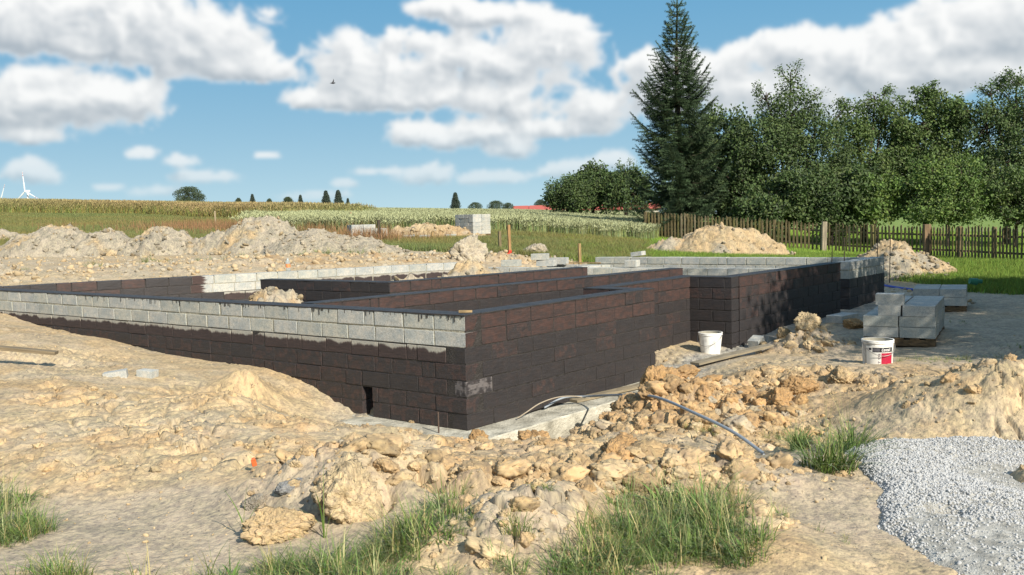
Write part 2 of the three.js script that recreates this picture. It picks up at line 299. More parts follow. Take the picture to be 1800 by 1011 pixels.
function ground(x, z, fine = true) {
  const d = Math.hypot(x, z); let h = baseGround(x, z);
  if (inHouse(x, z)) return Math.min(h, 0.3);
  const soil = d < 40 ? bareSoil(x, z) : 0;
  h += 0.05 * (fbm(x * 0.9, z * 0.9, 3, 61) - 0.5) + 0.25 * sstep(20, 60, d) * (fbm(x * 0.06, z * 0.06, 3, 62) - 0.5);
  if (!fine || d > 34) return h;
  const m = churn(x, z) * soil, wx = x + 0.07 * (vn(x * 6, z * 6, 70) - 0.5) + 0.03 * (vn(x * 21, z * 21, 71) - 0.5), wz = z + 0.07 * (vn(x * 6, z * 6, 72) - 0.5) + 0.03 * (vn(x * 21, z * 21, 73) - 0.5);
  const c1 = clods(wx, wz, 0.34, 11, 0.6), c2 = clods(wx, wz, 0.16, 22, 0.7), c3 = clods(wx, wz, 0.075, 33, 0.75), fade = sstep(26, 12, d);
  h += m * (c1 * 0.5 + c2 * 0.42 + c3 * 0.4);
  h += soil * (0.3 + 0.7 * m) * (0.055 * (fbm(x * 4, z * 4, 4, 80) - 0.5) + 0.012 * (fbm(x * 18, z * 18, 3, 85) - 0.5) * fade * (1 - 0.8 * sstep(0.3, 0.7, worn(x, z))));
  const pw = 1 - 0.9 * sstep(0.3, 0.7, worn(x, z)), pt = sstep(0.46, 0.6, fbm(x * 2.1, z * 2.1, 4, 88));
  h += soil * fade * pw * (0.15 + 0.85 * pt) * (clods(wx, wz, 0.055, 66, 0.45) * 0.55 + clods(wx + 3, wz, 0.032, 77, 0.4) * 0.6);
  { const cell = 0.2, px = wx / cell, pz = wz / cell, ix = Math.floor(px), iz = Math.floor(pz); let f1 = 9, f2 = 9; for (let a = -1; a <= 1; a++) for (let b = -1; b <= 1; b++) { const q = Math.hypot(px - ix - a - hash(ix + a, iz + b, 401), pz - iz - b - hash(ix + a, iz + b, 402)); if (q < f1) { f2 = f1; f1 = q; } else if (q < f2) f2 = q; }   // crevices between broken pieces
    h -= 0.05 * soil * pw * fade * sstep(0.16, 0.0, f2 - f1) * sstep(0.5, 0.66, fbm(x * 1.3 + 8, z * 1.3, 3, 89) + 0.16 * m); }
  const t = sstep(0.52, 0.7, fbm(x * 0.9, z * 0.9, 3, 90)) * soil;     // scattered crumbs on the trodden ground
  h += (1 - m) * (0.2 + 0.8 * t) * fade * (clods(wx, wz, 0.11, 44, 0.2) * 0.6 + clods(wx, wz, 0.05, 55, 0.35) * 0.6);
  // dry cracks
  const cr = Math.abs(fbm(x * 3.1 + 0.3 * vn(x * 9, z * 9, 95), z * 3.1, 3, 96) - 0.5);
  h -= 0.03 * m * sstep(0.02, 0.0, cr) * fade;
  return h;
}
const SOIL = { dry: [0.52, 0.38, 0.21], orange: [0.47, 0.29, 0.13], pale: [0.545, 0.42, 0.25], grey: [0.44, 0.38, 0.28], path: [0.455, 0.375, 0.268], mortar: [0.40, 0.385, 0.34], turf: [0.10, 0.125, 0.04], meadow: [0.15, 0.175, 0.06], wheat: [0.26, 0.29, 0.14], lawn: [0.13, 0.2, 0.034], wild: [0.21, 0.2, 0.07] };
const mixc = (a, b, t) => [lerp(a[0], b[0], t), lerp(a[1], b[1], t), lerp(a[2], b[2], t)];
function groundColour(x, z) {
  const d = Math.hypot(x, z), az = Math.atan2(x, -z) / RAD, soil = d < 40 ? bareSoil(x, z) : 0;
  const a = fbm(x * 1.1, z * 1.1, 4, 100), b = fbm(x * 4.3, z * 4.3, 3, 110), c = fbm(x * 0.45, z * 0.45, 3, 120);
  let s = mixc(SOIL.dry, SOIL.pale, sstep(0.4, 0.62, a));
  s = mixc(s, SOIL.orange, clamp(sstep(0.4, 0.66, b * 0.6 + c * 0.4) * (0.22 + 0.9 * churn(x, z)) + 0.55 * lobe(x, z, [1.8, -8.6, 1.5, 1.1, 0.3]) + 0.4 * lobe(x, z, [3.6, -9.8, 1.5, 0.6, 0])));
  s = mixc(s, SOIL.grey, sstep(0.5, 0.66, fbm(x * 2.1, z * 2.1, 4, 130)) * 0.4);
  const track = Math.max(lobe(x, z, [-2.1, -4.9, 2.2, 0.75, 0.02]), lobe(x, z, [1.75, -5.3, 0.7, 1.6, -0.25]), 0.8 * lobe(x, z, [0, -3.4, 5, 0.7, 0]), 0.9 * lobe(x, z, [6, -12.5, 2.6, 3.5, 0.3]), lobe(x, z, [-0.05, -4.55, 0.45, 0.45, 0]), 0.9 * lobe(x, z, [7, -17, 4, 3.5, 0]));
  s = mixc(s, SOIL.path, sstep(0.25, 0.7, track + (b - 0.5) * 0.5) * 0.85);
  const [u, v] = house(x, z);
  const dust = Math.max(sstep(-0.75, -0.35, v) * sstep(0.3, -0.0, v) * sstep(-0.6, 0.2, u) * sstep(12.5, 11, u), sstep(-0.5, -0.3, u) * sstep(0.2, 0, u) * sstep(2.2, 0.6, v) * sstep(-0.6, -0.3, v));
  s = mixc(s, SOIL.mortar, dust * sstep(0.3, 0.6, b + 0.25) * 0.8);
  if (z < -15 && d < 36) s = mixc(s, SOIL.grey, 0.35 * sstep(0.42, 0.6, fbm(x * 0.7, z * 0.7, 3, 140)) + 0.1);
  let g = az > 4 ? SOIL.lawn : SOIL.turf;
  if (az <= 6.5) { g = mixc(SOIL.turf, SOIL.meadow, sstep(0.35, 0.65, fbm(x * 0.3, z * 0.3, 3, 150))); if (d > 36) { const wf = sstep(-17, -9, az); g = mixc(g, mixc(SOIL.wild, SOIL.wheat, wf), d > 84 ? 1 : sstep(36.5, 38, d) * wf); } }
  if (az > 6.5 && d > 38) g = mixc(g, [0.22, 0.31, 0.045], 0.75);
  g = g.map((k) => k * (0.8 + 0.4 * b));
  return mixc(g, s, soil);
}
{
  const th = [], rr = [];
  for (let t = -36; t <= 36.001; t += 0.118) th.push(t);
  for (let t = 40; t < 322; t += 6) th.push(t);
  for (let r = 0.4; r < 3; r *= 1.25) rr.push(r);
  for (let r = 3; r < 9; r *= 1.0034) rr.push(r);
  for (let r = 9; r < 15; r *= 1.005) rr.push(r);
  for (let r = 15; r < 42; r *= 1.0075) rr.push(r);
  for (let r = 42; r < 260; r *= 1.035) rr.push(r);
  for (let r = 260; r < 5500; r *= 1.35) rr.push(r);
  const nc = th.length, pos = new Float32Array((rr.length * nc + 1) * 3), cl = new Float32Array(pos.length), uv = new Float32Array((rr.length * nc + 1) * 2), idx = [];
  let k = 0; const put = (x, z) => { const c = groundColour(x, z); pos[k * 3] = x; pos[k * 3 + 1] = ground(x, z); pos[k * 3 + 2] = z; cl.set(c, k * 3); uv[k * 2] = x / 1.15; uv[k * 2 + 1] = z / 1.15; k++; };
  put(0, 0);
  for (const r of rr) for (const t of th) put(Math.sin(t * RAD) * r, -Math.cos(t * RAD) * r);
  for (let j = 0; j < nc; j++) idx.push(0, 1 + ((j + 1) % nc), 1 + j);
  for (let i = 0; i < rr.length - 1; i++) for (let j = 0; j < nc; j++) { const a = 1 + i * nc + j, b = 1 + i * nc + ((j + 1) % nc), c = a + nc, e = b + nc; idx.push(a, b, c, b, e, c); }
  const g = new THREE.BufferGeometry();
  g.setAttribute('position', new THREE.BufferAttribute(pos, 3)); g.setAttribute('color', new THREE.BufferAttribute(cl, 3)); g.setAttribute('uv', new THREE.BufferAttribute(uv, 2)); g.setIndex(idx); g.computeVertexNormals();
  const m = shadows(new THREE.Mesh(g, soilMat)); m.name = 'ground'; scene.add(tag(m, 'dug over sand and clay building ground running into fields', 'ground', null, 'structure'));
}

/* ---------------------------------------------------------------- block and mortar surfaces */
const blockTex = (kind, seed) => noiseTex([256, 96], (x, y) => {
  const u = x / 256 * 3.2, v = y / 96 * 1.2, a = fbm(u * 2 + seed, v * 2, 4, seed), b = fbm(u * 14, v * 14 + seed, 3, seed + 9), p = hash(x >> 1, y >> 1, seed);
  const conc = () => { let t = 170 + (a - 0.5) * 34 + (b - 0.5) * 46 + (p > 0.975 ? -52 : p < 0.02 ? 22 : 0); const q = (a - 0.5) * 14; return [t + q, t, t - 6 - q]; };
  if (kind === 'concrete') return conc();
  const st = fbm(u * 1.3 + seed, v * 26, 3, seed + 20), m = fbm(u * 1.7, v * 2.6 + seed * 3, 3, seed + 31);
  const brown = () => { const t = 0.7 + 0.5 * st * (0.6 + 0.8 * a); return [72 * t + 6, 49 * t + 6, 43 * t + 6]; };
  const black = () => { const t = 0.72 + 0.5 * st + 0.2 * (b - 0.5), k = sstep(0.52, 0.72, m) * 0.55; return [lerp(48, 52, k) * t, lerp(44.5, 44.5, k) * t, lerp(45.5, 43, k) * t]; };
  if (kind === 'brown') { const k = 0.4 + 0.4 * sstep(0.30, 0.7, m), c = brown(), d = black(); return mixc(d, c, k); }
  if (kind === 'black') return black();
  if (kind === 'rough') { const c = black(), d = brown(); return mixc(mixc(c, d, 0.05 + 0.5 * sstep(0.42, 0.68, a)), conc(), p > 0.985 ? 0.4 : 0); }
  if (kind === 'edge') { const w = 0.17 + 0.5 * (fbm(u * 1.1 + seed * 5.3, seed * 0.37, 5, seed + 40) - 0.5) + 0.09 * (fbm(u * 34, v * 1.5, 2, seed + 44) - 0.5), k = sstep(w - 0.04, w + 0.05 + 0.22 * fbm(u * 2.2 + 7, seed, 2, 46), y / 96 + 0.12 * (fbm(u * 60, v * 3, 2, seed + 48) - 0.5)); return mixc(mixc(conc(), [150, 142, 126], 0.5), mixc(black(), brown(), 0.4), k); }
  if (kind === 'side') { const w = 0.5 + 0.35 * (fbm(seed, v * 5, 3, seed + 40) - 0.5), k = sstep(w - 0.06, w + 0.14, x / 256 + 0.15 * (vn(x * 0.05, y * 0.5, 5) - 0.5)); return mixc(mixc(black(), brown(), 0.6), conc(), k); }
  if (kind === 'scuff') { const k = sstep(0.42, 0.75, fbm(u * 2.2 + seed, v * 2.2 + seed, 5, seed + 60) * (0.6 + 0.8 * st)) * 0.75; return mixc(black(), [118, 112, 110], k); }
});
const blockBump = noiseTex([256, 96], (x, y) => { const t = 150 + (fbm(x * 0.09, y * 0.09, 4, 7) - 0.5) * 150 + (hash(x >> 1, y >> 1, 5) > 0.96 ? -90 : 0); return [t, t, t]; }, false);
const M = {};
for (const [k, n, rough, bs] of [['concrete', 4, 0.95, 0.004], ['brown', 4, 0.62, 0.005], ['black', 5, 0.58, 0.005], ['rough', 5, 0.6, 0.007], ['edge', 9, 0.8, 0.004], ['side', 3, 0.8, 0.004], ['scuff', 3, 0.75, 0.004]]) {
  M[k] = []; for (let i = 0; i < n; i++) M[k].push(new THREE.MeshStandardMaterial({ map: blockTex(k, i * 7 + k.length * 3 + 1), bumpMap: blockBump, bumpScale: bs, roughness: rough }));
}
const TONE = [[1, 1, 1], [0.93, 0.935, 0.94], [1.05, 1.05, 1.04], [0.97, 0.97, 0.93], [0.88, 0.885, 0.86]];
const greys = []; TONE.forEach((t, i) => M.concrete.forEach((m) => { const c = m.clone(); c.color.setRGB(...t); greys.push(c); }));
const grainTex = noiseTex([256, 256], (x, y) => { const t = 205 + (wfbm(x / 256, y / 256, 8, 5, 17) - 0.5) * 130 + (hash(x, y, 3) > 0.97 ? -45 : 0); return [t, t - 3, t - 12]; });
const mortar = new THREE.MeshStandardMaterial({ map: grainTex, color: col(0.62, 0.6, 0.52), bumpMap: soilBump, bumpScale: 0.01, roughness: 0.95 });
const darkMortar = new THREE.MeshStandardMaterial({ map: grainTex, color: col(0.048, 0.042, 0.041), bumpMap: soilBump, bumpScale: 0.01, roughness: 0.65 });
const tar = new THREE.MeshStandardMaterial({ map: grainTex, color: col(0.055, 0.05, 0.052), bumpMap: soilBump, bumpScale: 0.006, roughness: 0.6 });
const concreteMat = new THREE.MeshStandardMaterial({ map: grainTex, color: col(0.66, 0.64, 0.57), bumpMap: soilBump, bumpScale: 0.012, roughness: 0.95 });

/* block shapes: a little out of true, edges worn */
const blockGeo = []; {
  for (let k = 0; k < 5; k++) {
    const g = new RoundedBoxGeometry(0.38, 0.134, 0.24, 1, 0.004), p = g.attributes.position;
    for (let i = 0; i < p.count; i++) { const x = p.getX(i), y = p.getY(i), z = p.getZ(i), q = (s) => (hash(Math.round(x * 5 + 9), Math.round(y * 20 + 9) * 7 + Math.round(z * 9 + 9), k * 10 + s) - 0.5); p.setXYZ(i, x + q(1) * 0.006, y + q(2) * 0.005, z + q(3) * 0.003); }
    g.computeVertexNormals(); blockGeo.push(g);
  }
}
const pick = (l, R) => l[Math.floor(R() * l.length)];
const T = 1.10, N = 7, PITCH = T / N;
/* a wall of laid blocks from A to B (x, z); its face is on the right-hand side seen from above when side is -1 */
function wall(o) {
  const { A, B, side = 1, base = 0, n = N, seed = 1, thick = 0.24, from = 0, to = n, skipA = null, holes = [], label } = o;
  const dx = B[0] - A[0], dz = B[1] - A[1], L = Math.hypot(dx, dz), R = RNG(seed * 977 + 5);
  const w = thing('foundation_wall', A[0], base, A[1], Math.atan2(-dz, dx), label, 'wall', o.group);
  const zc = side * thick / 2, core = (x0, x1, y0, y1, mt) => { if (x1 - x0 > 0.02) { const g = new THREE.BoxGeometry(x1 - x0, y1 - y0, thick - 2 * (mt === darkMortar ? 0.005 : 0.007)).translate((x0 + x1) / 2, (y0 + y1) / 2, zc); const uv = g.attributes.uv; for (let i = 0; i < uv.count; i++) uv.setXY(i, uv.getX(i) * (x1 - x0) * 2, uv.getY(i) * (y1 - y0) * 2); part(w, 'mortar', g, mt); } };
  const split = o.greyFrom ?? n;                      // courses from here up are bare
  if (o.greyX) { core(0.012, o.greyX, from * PITCH, to * PITCH - 0.03, darkMortar); core(o.greyX, L - 0.012, from * PITCH, split * PITCH, darkMortar); core(o.greyX, L - 0.012, split * PITCH, to * PITCH - 0.03, mortar); }
  else for (const [c0, c1, mt] of [[from, Math.min(split, to), darkMortar], [Math.max(split, from), to, mortar]]) {
    if (c1 <= c0) continue;
    const hs = holes.filter((h) => h.c0 < c1 && h.c1 > c0);
    if (!hs.length) core(0.012, L - 0.012, c0 * PITCH + (c0 ? 0 : 0.0), c1 * PITCH - (c1 === n ? 0.03 : 0), mt);
    else { const h = hs[0]; core(0.012, h.a - 0.004, c0 * PITCH, h.c1 * PITCH - 0.012, mt); core(h.b + 0.004, L - 0.012, c0 * PITCH, h.c1 * PITCH - 0.012, mt); core(0.012, L - 0.012, h.c1 * PITCH - 0.012, c1 * PITCH - (c1 === n ? 0.03 : 0), mt); }
  }
  for (let c = from; c < to; c++) {
    const bare = c >= split && !(o.greyX), j = bare ? o.joint ?? 0.018 : 0.012, bh = PITCH - (bare ? 0.02 : 0.012);
    let x = skipA && skipA(c) ? 0.246 : 0, first = true;
    if (!first || c % 2) { /* half bond */ }
    while (x < L - 0.03) {
      let l = first && x === 0 && c % 2 && !skipA ? 0.19 : first && x > 0 ? 0.36 : 0.38; const r = R();
      if (!first && r < (o.cuts ?? 0.05)) l = 0.1 + 0.14 * R();
      if (L - x - l < 0.1) l = L - x;
      if (x + l > L) l = L - x;
      for (const h of holes) if (c >= h.c0 && c < h.c1) { if (x < h.a && x + l > h.a) l = h.a - x; else if (x >= h.a - 0.001 && x < h.b) { x = h.b; l = 0.3; } }
      const mt = o.mat(c, x + l / 2, R, first && x === 0);
      const m = part(w, 'block', pick(blockGeo, R), mt);
      m.scale.set(Math.max(l, 0.04) / 0.38, bh / 0.134, thick / 0.24);
      m.position.set(x + l / 2, c * PITCH + bh / 2 + 0.002 + (R() - 0.5) * 0.004, zc + (R() - 0.5) * (o.rough ?? 0.006));
      if (!o.noflip && R() < 0.5 && !Array.isArray(mt)) m.rotation.z = Math.PI;
      if (mt.keep || M.edge.includes(mt) || M.side.includes(mt)) m.rotation.z = 0;
      m.rotation.y = (R() - 0.5) * 0.006;
      x += l + j * (0.6 + 0.9 * R()); first = false;
    }
  }
  if (o.coat) {                                       // brushed bitumen on the top, hanging a little over the edges
    const s = new THREE.Shape(), z0 = side > 0 ? 0 : -thick, z1 = side > 0 ? thick : 0, a = o.coatA ?? 0.0, b = L - (o.coatB ?? 0), k = Math.ceil((b - a) / 0.06);
    for (let i = 0; i <= k; i++) { const x = lerp(a, b, i / k), z = -(z0 - 0.001 - 0.007 * R()); i ? s.lineTo(x, z) : s.moveTo(x, z); }
    for (let i = k; i >= 0; i--) s.lineTo(lerp(a, b, i / k), -(z1 + 0.001 + 0.007 * R()));
    const g = new THREE.ExtrudeGeometry(s, { depth: 0.012, bevelEnabled: false }).rotateX(-Math.PI / 2).translate(0, n * PITCH - 0.0165 + (o.coatUp ?? 0), 0);
    part(w, 'bitumen_coat', g, tar);
    if (o.drips) for (let i = 0; i < o.drips; i++) { const x = R() * Math.min(L, 7), h = 0.02 + 0.07 * R() * R(); part(w, 'bitumen_drip', new THREE.CapsuleGeometry(0.003 + 0.003 * R(), h, 2, 5).translate(x, n * PITCH - 0.016 - h / 2, z0 - 0.001), tar); }
  }
  return w;
}
const dark = (brownTop) => (c, x, R) => { const r = R(); if (c >= N - brownTop) return r < 0.86 ? pick(M.brown, R) : pick(M.rough, R); return r < 0.16 ? pick(M.rough, R) : pick(M.black, R); };
const P = (u, v) => fromHouse(u, v);
wall({ A: CO, B: [-8.95, -15.21], side: 1, seed: 3, label: 'outer block wall with two bare grey courses above tarred blocks and a square hole', greyFrom: 5, cuts: 0.16, joint: 0.022, skipA: (c) => c < 5 && c % 2 === 0, coat: true, coatA: -0.004, drips: 60, holes: [{ a: 1.25, b: 1.4, c0: 0, c1: 2 }], rough: 0.009,
  mat: (c, x, R, first) => { const g = pick(greys, R); if (c >= 5) return first ? [pick(M.brown, R), pick(M.brown, R), g, g, g, g] : g; if (c === 4) return pick(M.edge, R); return R() < 0.85 ? pick(M.rough, R) : pick(M.black, R); } });
wall({ A: CO, B: P(3.46, 0), side: -1, seed: 5, label: 'outer tarred wall running away from the near corner to the recess', skipA: (c) => c >= 5 || c % 2 === 1, coat: true, coatA: 0.25, mat: (c, x, R) => (c === 2 && x < 0.3) || (c === 2 && x > 0.6 && x < 0.95) ? pick(M.scuff, R) : dark(2)(c, x, R) });
wall({ A: P(3.195, 0.85), B: P(3.195, 0.26), side: -1, seed: 6, label: 'short tarred wall closing the near side of the recess', coat: true, coatB: 0.01, mat: dark(1) });
wall({ A: P(3.45, 0.61), B: P(5.50, 0.61), side: -1, seed: 7, label: 'tarred wall at the back of the recess behind the white bucket', coat: true, mat: dark(2) });
wall({ A: P(5.505, 0.86), B: P(5.505, -0.02), side: -1, seed: 8, label: 'short dark end wall facing the near corner right behind the white bucket', coat: true, mat: (c, x, R) => (c === 5 ? pick(M.rough, R) : pick(M.black, R)) });
wall({ A: P(5.755, -0.02), B: [5.59, -16.02], side: -1, seed: 9, label: 'long tarred outer wall half in tree shade', coat: true, coatA: 0.004, mat: dark(2) });
wall({ A: [5.86, -16.34], B: [7.03, -17.77], side: -1, seed: 10, label: 'far outer wall with two bare courses over black coating beside the rubble heap', greyFrom: 5, mat: (c, x, R) => (c >= 5 ? pick(greys, R) : pick(M.black, R)) });
wall({ A: [6.80, -17.70], B: [1.99, -21.0], side: -1, seed: 11, label: 'back block wall of bare concrete blocks before the fence', greyFrom: 0, mat: (c, x, R) => pick(greys, R), cuts: 0.08 });
wall({ A: [1.97, -20.8], B: [0.9, -21.35], side: -1, seed: 12, to: 6, n: 6, label: 'low stepped end of the back wall under a form board', greyFrom: 0, mat: (c, x, R) => pick(greys, R) });
wall({ A: [5.9, -17.3], B: [-0.9, -21.07], side: -1, seed: 13, to: 6, n: 6, label: 'bare inner block wall one course lower before the back wall', greyFrom: 0, mat: (c, x, R) => pick(greys, R) });
wall({ A: [1.5, -20.02], B: [2.5, -20.9], side: -1, seed: 14, to: 6, n: 6, label: 'short bare cross wall between the back wall and the inner wall', greyFrom: 0, mat: (c, x, R) => pick(greys, R) });
wall({ A: [-8.7, -15.28], B: [-1.19, -20.01], side: 1, seed: 15, label: 'inner face of the far left wall, half tarred and half bare', greyFrom: 5, greyX: 3.6, noflip: true,
  mat: (c, x, R) => { const g = pick(greys, R); if (x < 3.3) return c >= 5 ? (R() < 0.5 ? pick(M.brown, R) : pick(M.black, R)) : pick(M.black, R); if (x < 3.75) return c >= 5 ? pick(M.side, R) : pick(M.black, R); if (c === 6) return g; if (c === 5) return x < 5.1 ? g : pick(M.edge, R); if (c === 4) return pick(M.edge, R); return pick(M.black, R); } });
wall({ A: [-1.80, -13.79], B: [-4.11, -15.40], side: 1, seed: 16, label: 'dark inner wall facing the near wall behind the small clay heap', coat: true, coatA: 0.25, mat: (c, x, R) => (R() < 0.3 ? pick(M.rough, R) : pick(M.black, R)) });
wall({ A: [-1.80, -13.79], B: [1.34, -16.62], side: -1, seed: 17, label: 'tarred inner wall with brown blocks ending before the bare wall', coat: true, mat: dark(2) });
wall({ A: [-2.22, -10.5], B: [2.83, -15.59], side: -1, seed: 18, label: 'long tarred inner wall between the near wall and the brown wall', coat: true, mat: dark(1) });

/* strip footing that carries the walls */
{
  const pl = [[-0.34, 10.2], [-0.34, -0.36], [12.3, -0.44], [12.3, 0.4], [5.7, 0.4], [5.7, 0.95], [3.2, 0.95], [3.2, 0.4], [0.45, 0.4], [0.45, 10.2]].map(([u, v]) => P(u, v));
  const s = new THREE.Shape(); pl.forEach((p, i) => { const q = pl[(i + 1) % pl.length], L = Math.hypot(q[0] - p[0], q[1] - p[1]), k = Math.max(1, Math.round(L / 0.12)); for (let j = 0; j < k; j++) { const t = j / k, e = j ? 0.018 : 0; const x = lerp(p[0], q[0], t) + e * (hash(i, j, 3) - 0.5), z = lerp(p[1], q[1], t) + e * (hash(i, j, 4) - 0.5); i + j ? s.lineTo(x, -z) : s.moveTo(x, -z); } });
  const g = new THREE.ExtrudeGeometry(s, { depth: 0.3, bevelEnabled: true, bevelSize: 0.012, bevelThickness: 0.012, bevelSegments: 1 }).rotateX(-Math.PI / 2).translate(0, -0.314, 0);
  const m = shadows(new THREE.Mesh(g, concreteMat)); m.name = 'concrete_footing'; scene.add(tag(m, 'grey concrete strip footing under the near corner', 'footing', null, 'structure'));
}

/* ---------------------------------------------------------------- heaps of earth, clods and stones */
const rockGeo = (seed, detail = 3, flat = 0.5, crumb = false) => {
  const g = mergeVertices(new THREE.IcosahedronGeometry(1, detail).deleteAttribute('normal').deleteAttribute('uv')), p = g.attributes.position, R = RNG(seed), v = V(0, 0, 0), cuts = [];
  for (let i = 0; i < 9; i++) cuts.push([V(R() - 0.5, R() - 0.5, R() - 0.5).normalize(), 0.62 + 0.3 * R()]);
  const uv = [];
  for (let i = 0; i < p.count; i++) {
    v.fromBufferAttribute(p, i); const s = seed * 3.7;
    let r = 1 + 0.35 * n3(v.x * 1.2 + s, v.y * 1.2, v.z * 1.2) + 0.22 * n3(v.x * 2.7, v.y * 2.7 + s, v.z * 2.7) + 0.12 * n3(v.x * 6, v.y * 6, v.z * 6 + s) + 0.06 * n3(v.x * 13, v.y * 13 + s, v.z * 13);
    for (const [n, d] of cuts) { const q = v.dot(n); if (q > 0.05) r = Math.min(r, lerp(r, d / q, flat)); }
    if (crumb) { const q = (f, o) => Math.abs(n3(v.x * f + o, v.y * f + s, v.z * f)); r += 0.10 - 0.34 * q(3.1, 5) * q(5.3, 2) - 0.22 * q(4.2, 9) + 0.10 * n3(v.x * 9, v.y * 9 + s, v.z * 9) + 0.07 * n3(v.x * 19 + s, v.y * 19, v.z * 19); }
    p.setXYZ(i, v.x * r, v.y * r, v.z * r); uv.push(Math.atan2(v.z, v.x) * 0.3, v.y * 0.4);
  }
  g.setAttribute('uv', new THREE.Float32BufferAttribute(uv, 2)); g.computeVertexNormals(); return g;
};
const pebbleGeo = [1, 2, 3].map((s) => rockGeo(s, 1, 0.6)), lumpGeo = [11, 12, 13, 14, 15, 16].map((s) => rockGeo(s, 15, 0.85, true));
const clodGeo = [21, 22, 23, 24, 25, 26, 27, 28].map((s) => { const g = rockGeo(s, 8, 0.9, true), u = g.attributes.uv; for (let i = 0; i < u.count; i++) u.setXY(i, u.getX(i) * 0.14 + s * 0.13, u.getY(i) * 0.14); return g; });
const clodMat = new THREE.MeshStandardMaterial({ color: 0xffffff, map: soilTone, bumpMap: soilBump, bumpScale: 0.004, roughness: 0.95 });
const pebbleMat = new THREE.MeshStandardMaterial({ color: 0xffffff, roughness: 0.95 });
const earth = (R, grey = 0) => { const a = R(), t = 0.85 + 0.3 * R(); const c = mixc(mixc(SOIL.pale, SOIL.dry, a), SOIL.grey, R() < grey ? 1 : grey * 0.4).map((k) => k * 0.8); return col(c[0] * t, c[1] * t, c[2] * t); };

/* a heap with an uneven outline; children: its loose lumps */
function heap(o) {
  const { name = 'dirt_heap', x, z, rx, rz, h, turn = 0, seed = 1, grey: grey0 = 0.2, label, category = 'heap', peaks = [[0, 0, 1, 1]], lump = 1 } = o;
  const y0 = (o.y ?? ground(x, z, false)) - 0.06, grey = grey0 + 0.14, R = RNG(seed * 31 + 7), w = thing(name, x, y0, z, turn, label, category, o.group);
  const px = 1 / Math.max(0.02, Math.hypot(x, z) / 620), nr = clamp(Math.round(rz * px * 1.6), 24, 90), nt = clamp(Math.round(6 * Math.max(rx, rz) * px * 0.55), 60, 260);
  const prof = (a, b) => {                              // a, b in units of the half lengths
    let t = 0; for (const [cx, cz, k, s] of peaks) { const d = Math.hypot((a - cx) / s, (b - cz) / s, 0.15) - 0.02; t = Math.max(t, k * Math.pow(Math.max(0, 1 - d), 0.85)); }
    return t;
  };
  const H = (a, b) => {
    const X = a * rx, Z = b * rz, q = prof(a + 0.22 * (fbm(X * 1.7 + seed, Z * 1.7, 3, 200 + seed) - 0.5), b + 0.22 * (fbm(X * 1.7, Z * 1.7 + seed, 3, 210 + seed) - 0.5));
    const e = sstep(0, 0.12, q); let y = h * q;
    y += e * (0.16 * h * (fbm(X * 2.6, Z * 2.6, 4, 220 + seed) - 0.5) + lump * (clods(X, Z, 0.3, seed + 5, 0.5) * 0.55 + clods(X + 3, Z, 0.14, seed + 9, 0.7) * 0.75 + clods(X + 7, Z, 0.075, seed + 13, 0.7) * 0.8));
    return y;
  };
  const pos = [0, H(0, 0), 0], cl = [], uv = [0, 0], idx = [], colour = (X, Z, y) => {
    const a = fbm(X * 1.3 + seed, Z * 1.3, 4, 230 + seed), b = fbm(X * 5, Z * 5, 3, 240 + seed);
    let c = mixc(SOIL.dry, SOIL.pale, sstep(0.35, 0.65, b)); c = mixc(c, SOIL.orange, 0.6 * sstep(0.5, 0.7, a)); c = mixc(c, SOIL.grey, sstep(0.95 - grey, 1.15 - grey, a + 0.35 * b)); return c.map((k) => k * 0.87);
  };
  cl.push(...colour(0, 0));
  for (let i = 1; i <= nr; i++) for (let j = 0; j < nt; j++) {
    const t = (j / nt) * Math.PI * 2, r = (i / nr) * 1.12, a = Math.cos(t) * r, b = Math.sin(t) * r, y = i === nr ? -0.12 : H(a, b);
    pos.push(a * rx, y, b * rz); uv.push(a * rx / 1.1, b * rz / 1.1); cl.push(...colour(a * rx, b * rz, y));
  }
  for (let j = 0; j < nt; j++) idx.push(0, 1 + ((j + 1) % nt), 1 + j);
  for (let i = 0; i < nr - 1; i++) for (let j = 0; j < nt; j++) { const a = 1 + i * nt + j, b = 1 + i * nt + ((j + 1) % nt); idx.push(a, b, a + nt, b, b + nt, a + nt); }
  const g = new THREE.BufferGeometry(); g.setAttribute('position', new THREE.Float32BufferAttribute(pos, 3)); g.setAttribute('color', new THREE.Float32BufferAttribute(cl, 3)); g.setAttribute('uv', new THREE.Float32BufferAttribute(uv, 2)); g.setIndex(idx); g.computeVertexNormals();
  part(w, 'earth', g, soilMat);
  const mats = [], cols = [];
  for (let i = 0; i < (o.stones ?? 220); i++) {
    const t = R() * 6.283, r = 1.15 * Math.sqrt(R()), a = Math.cos(t) * r, b = Math.sin(t) * r, s = (0.016 + 0.05 * R() ** 3) * (o.stone ?? 1);
    const y = r > 1.0 ? ground(x, z, false) - y0 - 0.02 : H(a, b); mats.push(M4(a * rx, y + s * 0.3, b * rz, R() * 6.3, s * (0.8 + 0.6 * R()), s * (0.6 + 0.4 * R()), s, R(), R())); cols.push(earth(R, grey));
  }
  const st = instanced('loose_stones', clodGeo[seed % 8], clodMat, mats, cols); st.userData.kind = 'stuff'; w.add(st);
  return w;
}
heap({ x: -11.6, z: -25.2, rx: 1.9, rz: 1.5, h: 0.86, seed: 2, grey: 0.42, label: 'long pale rubble heap, farthest left of the row behind the foundation', peaks: [[-0.3, 0, 1, 0.95], [0.45, 0.1, 0.82, 0.7]] });
heap({ x: -9.2, z: -25.0, rx: 1.15, rz: 1.2, h: 0.84, seed: 3, grey: 0.5, label: 'small pointed grey earth heap, second from the left in the row', peaks: [[0, 0, 1, 1], [-0.4, 0.3, 0.6, 0.6]] });
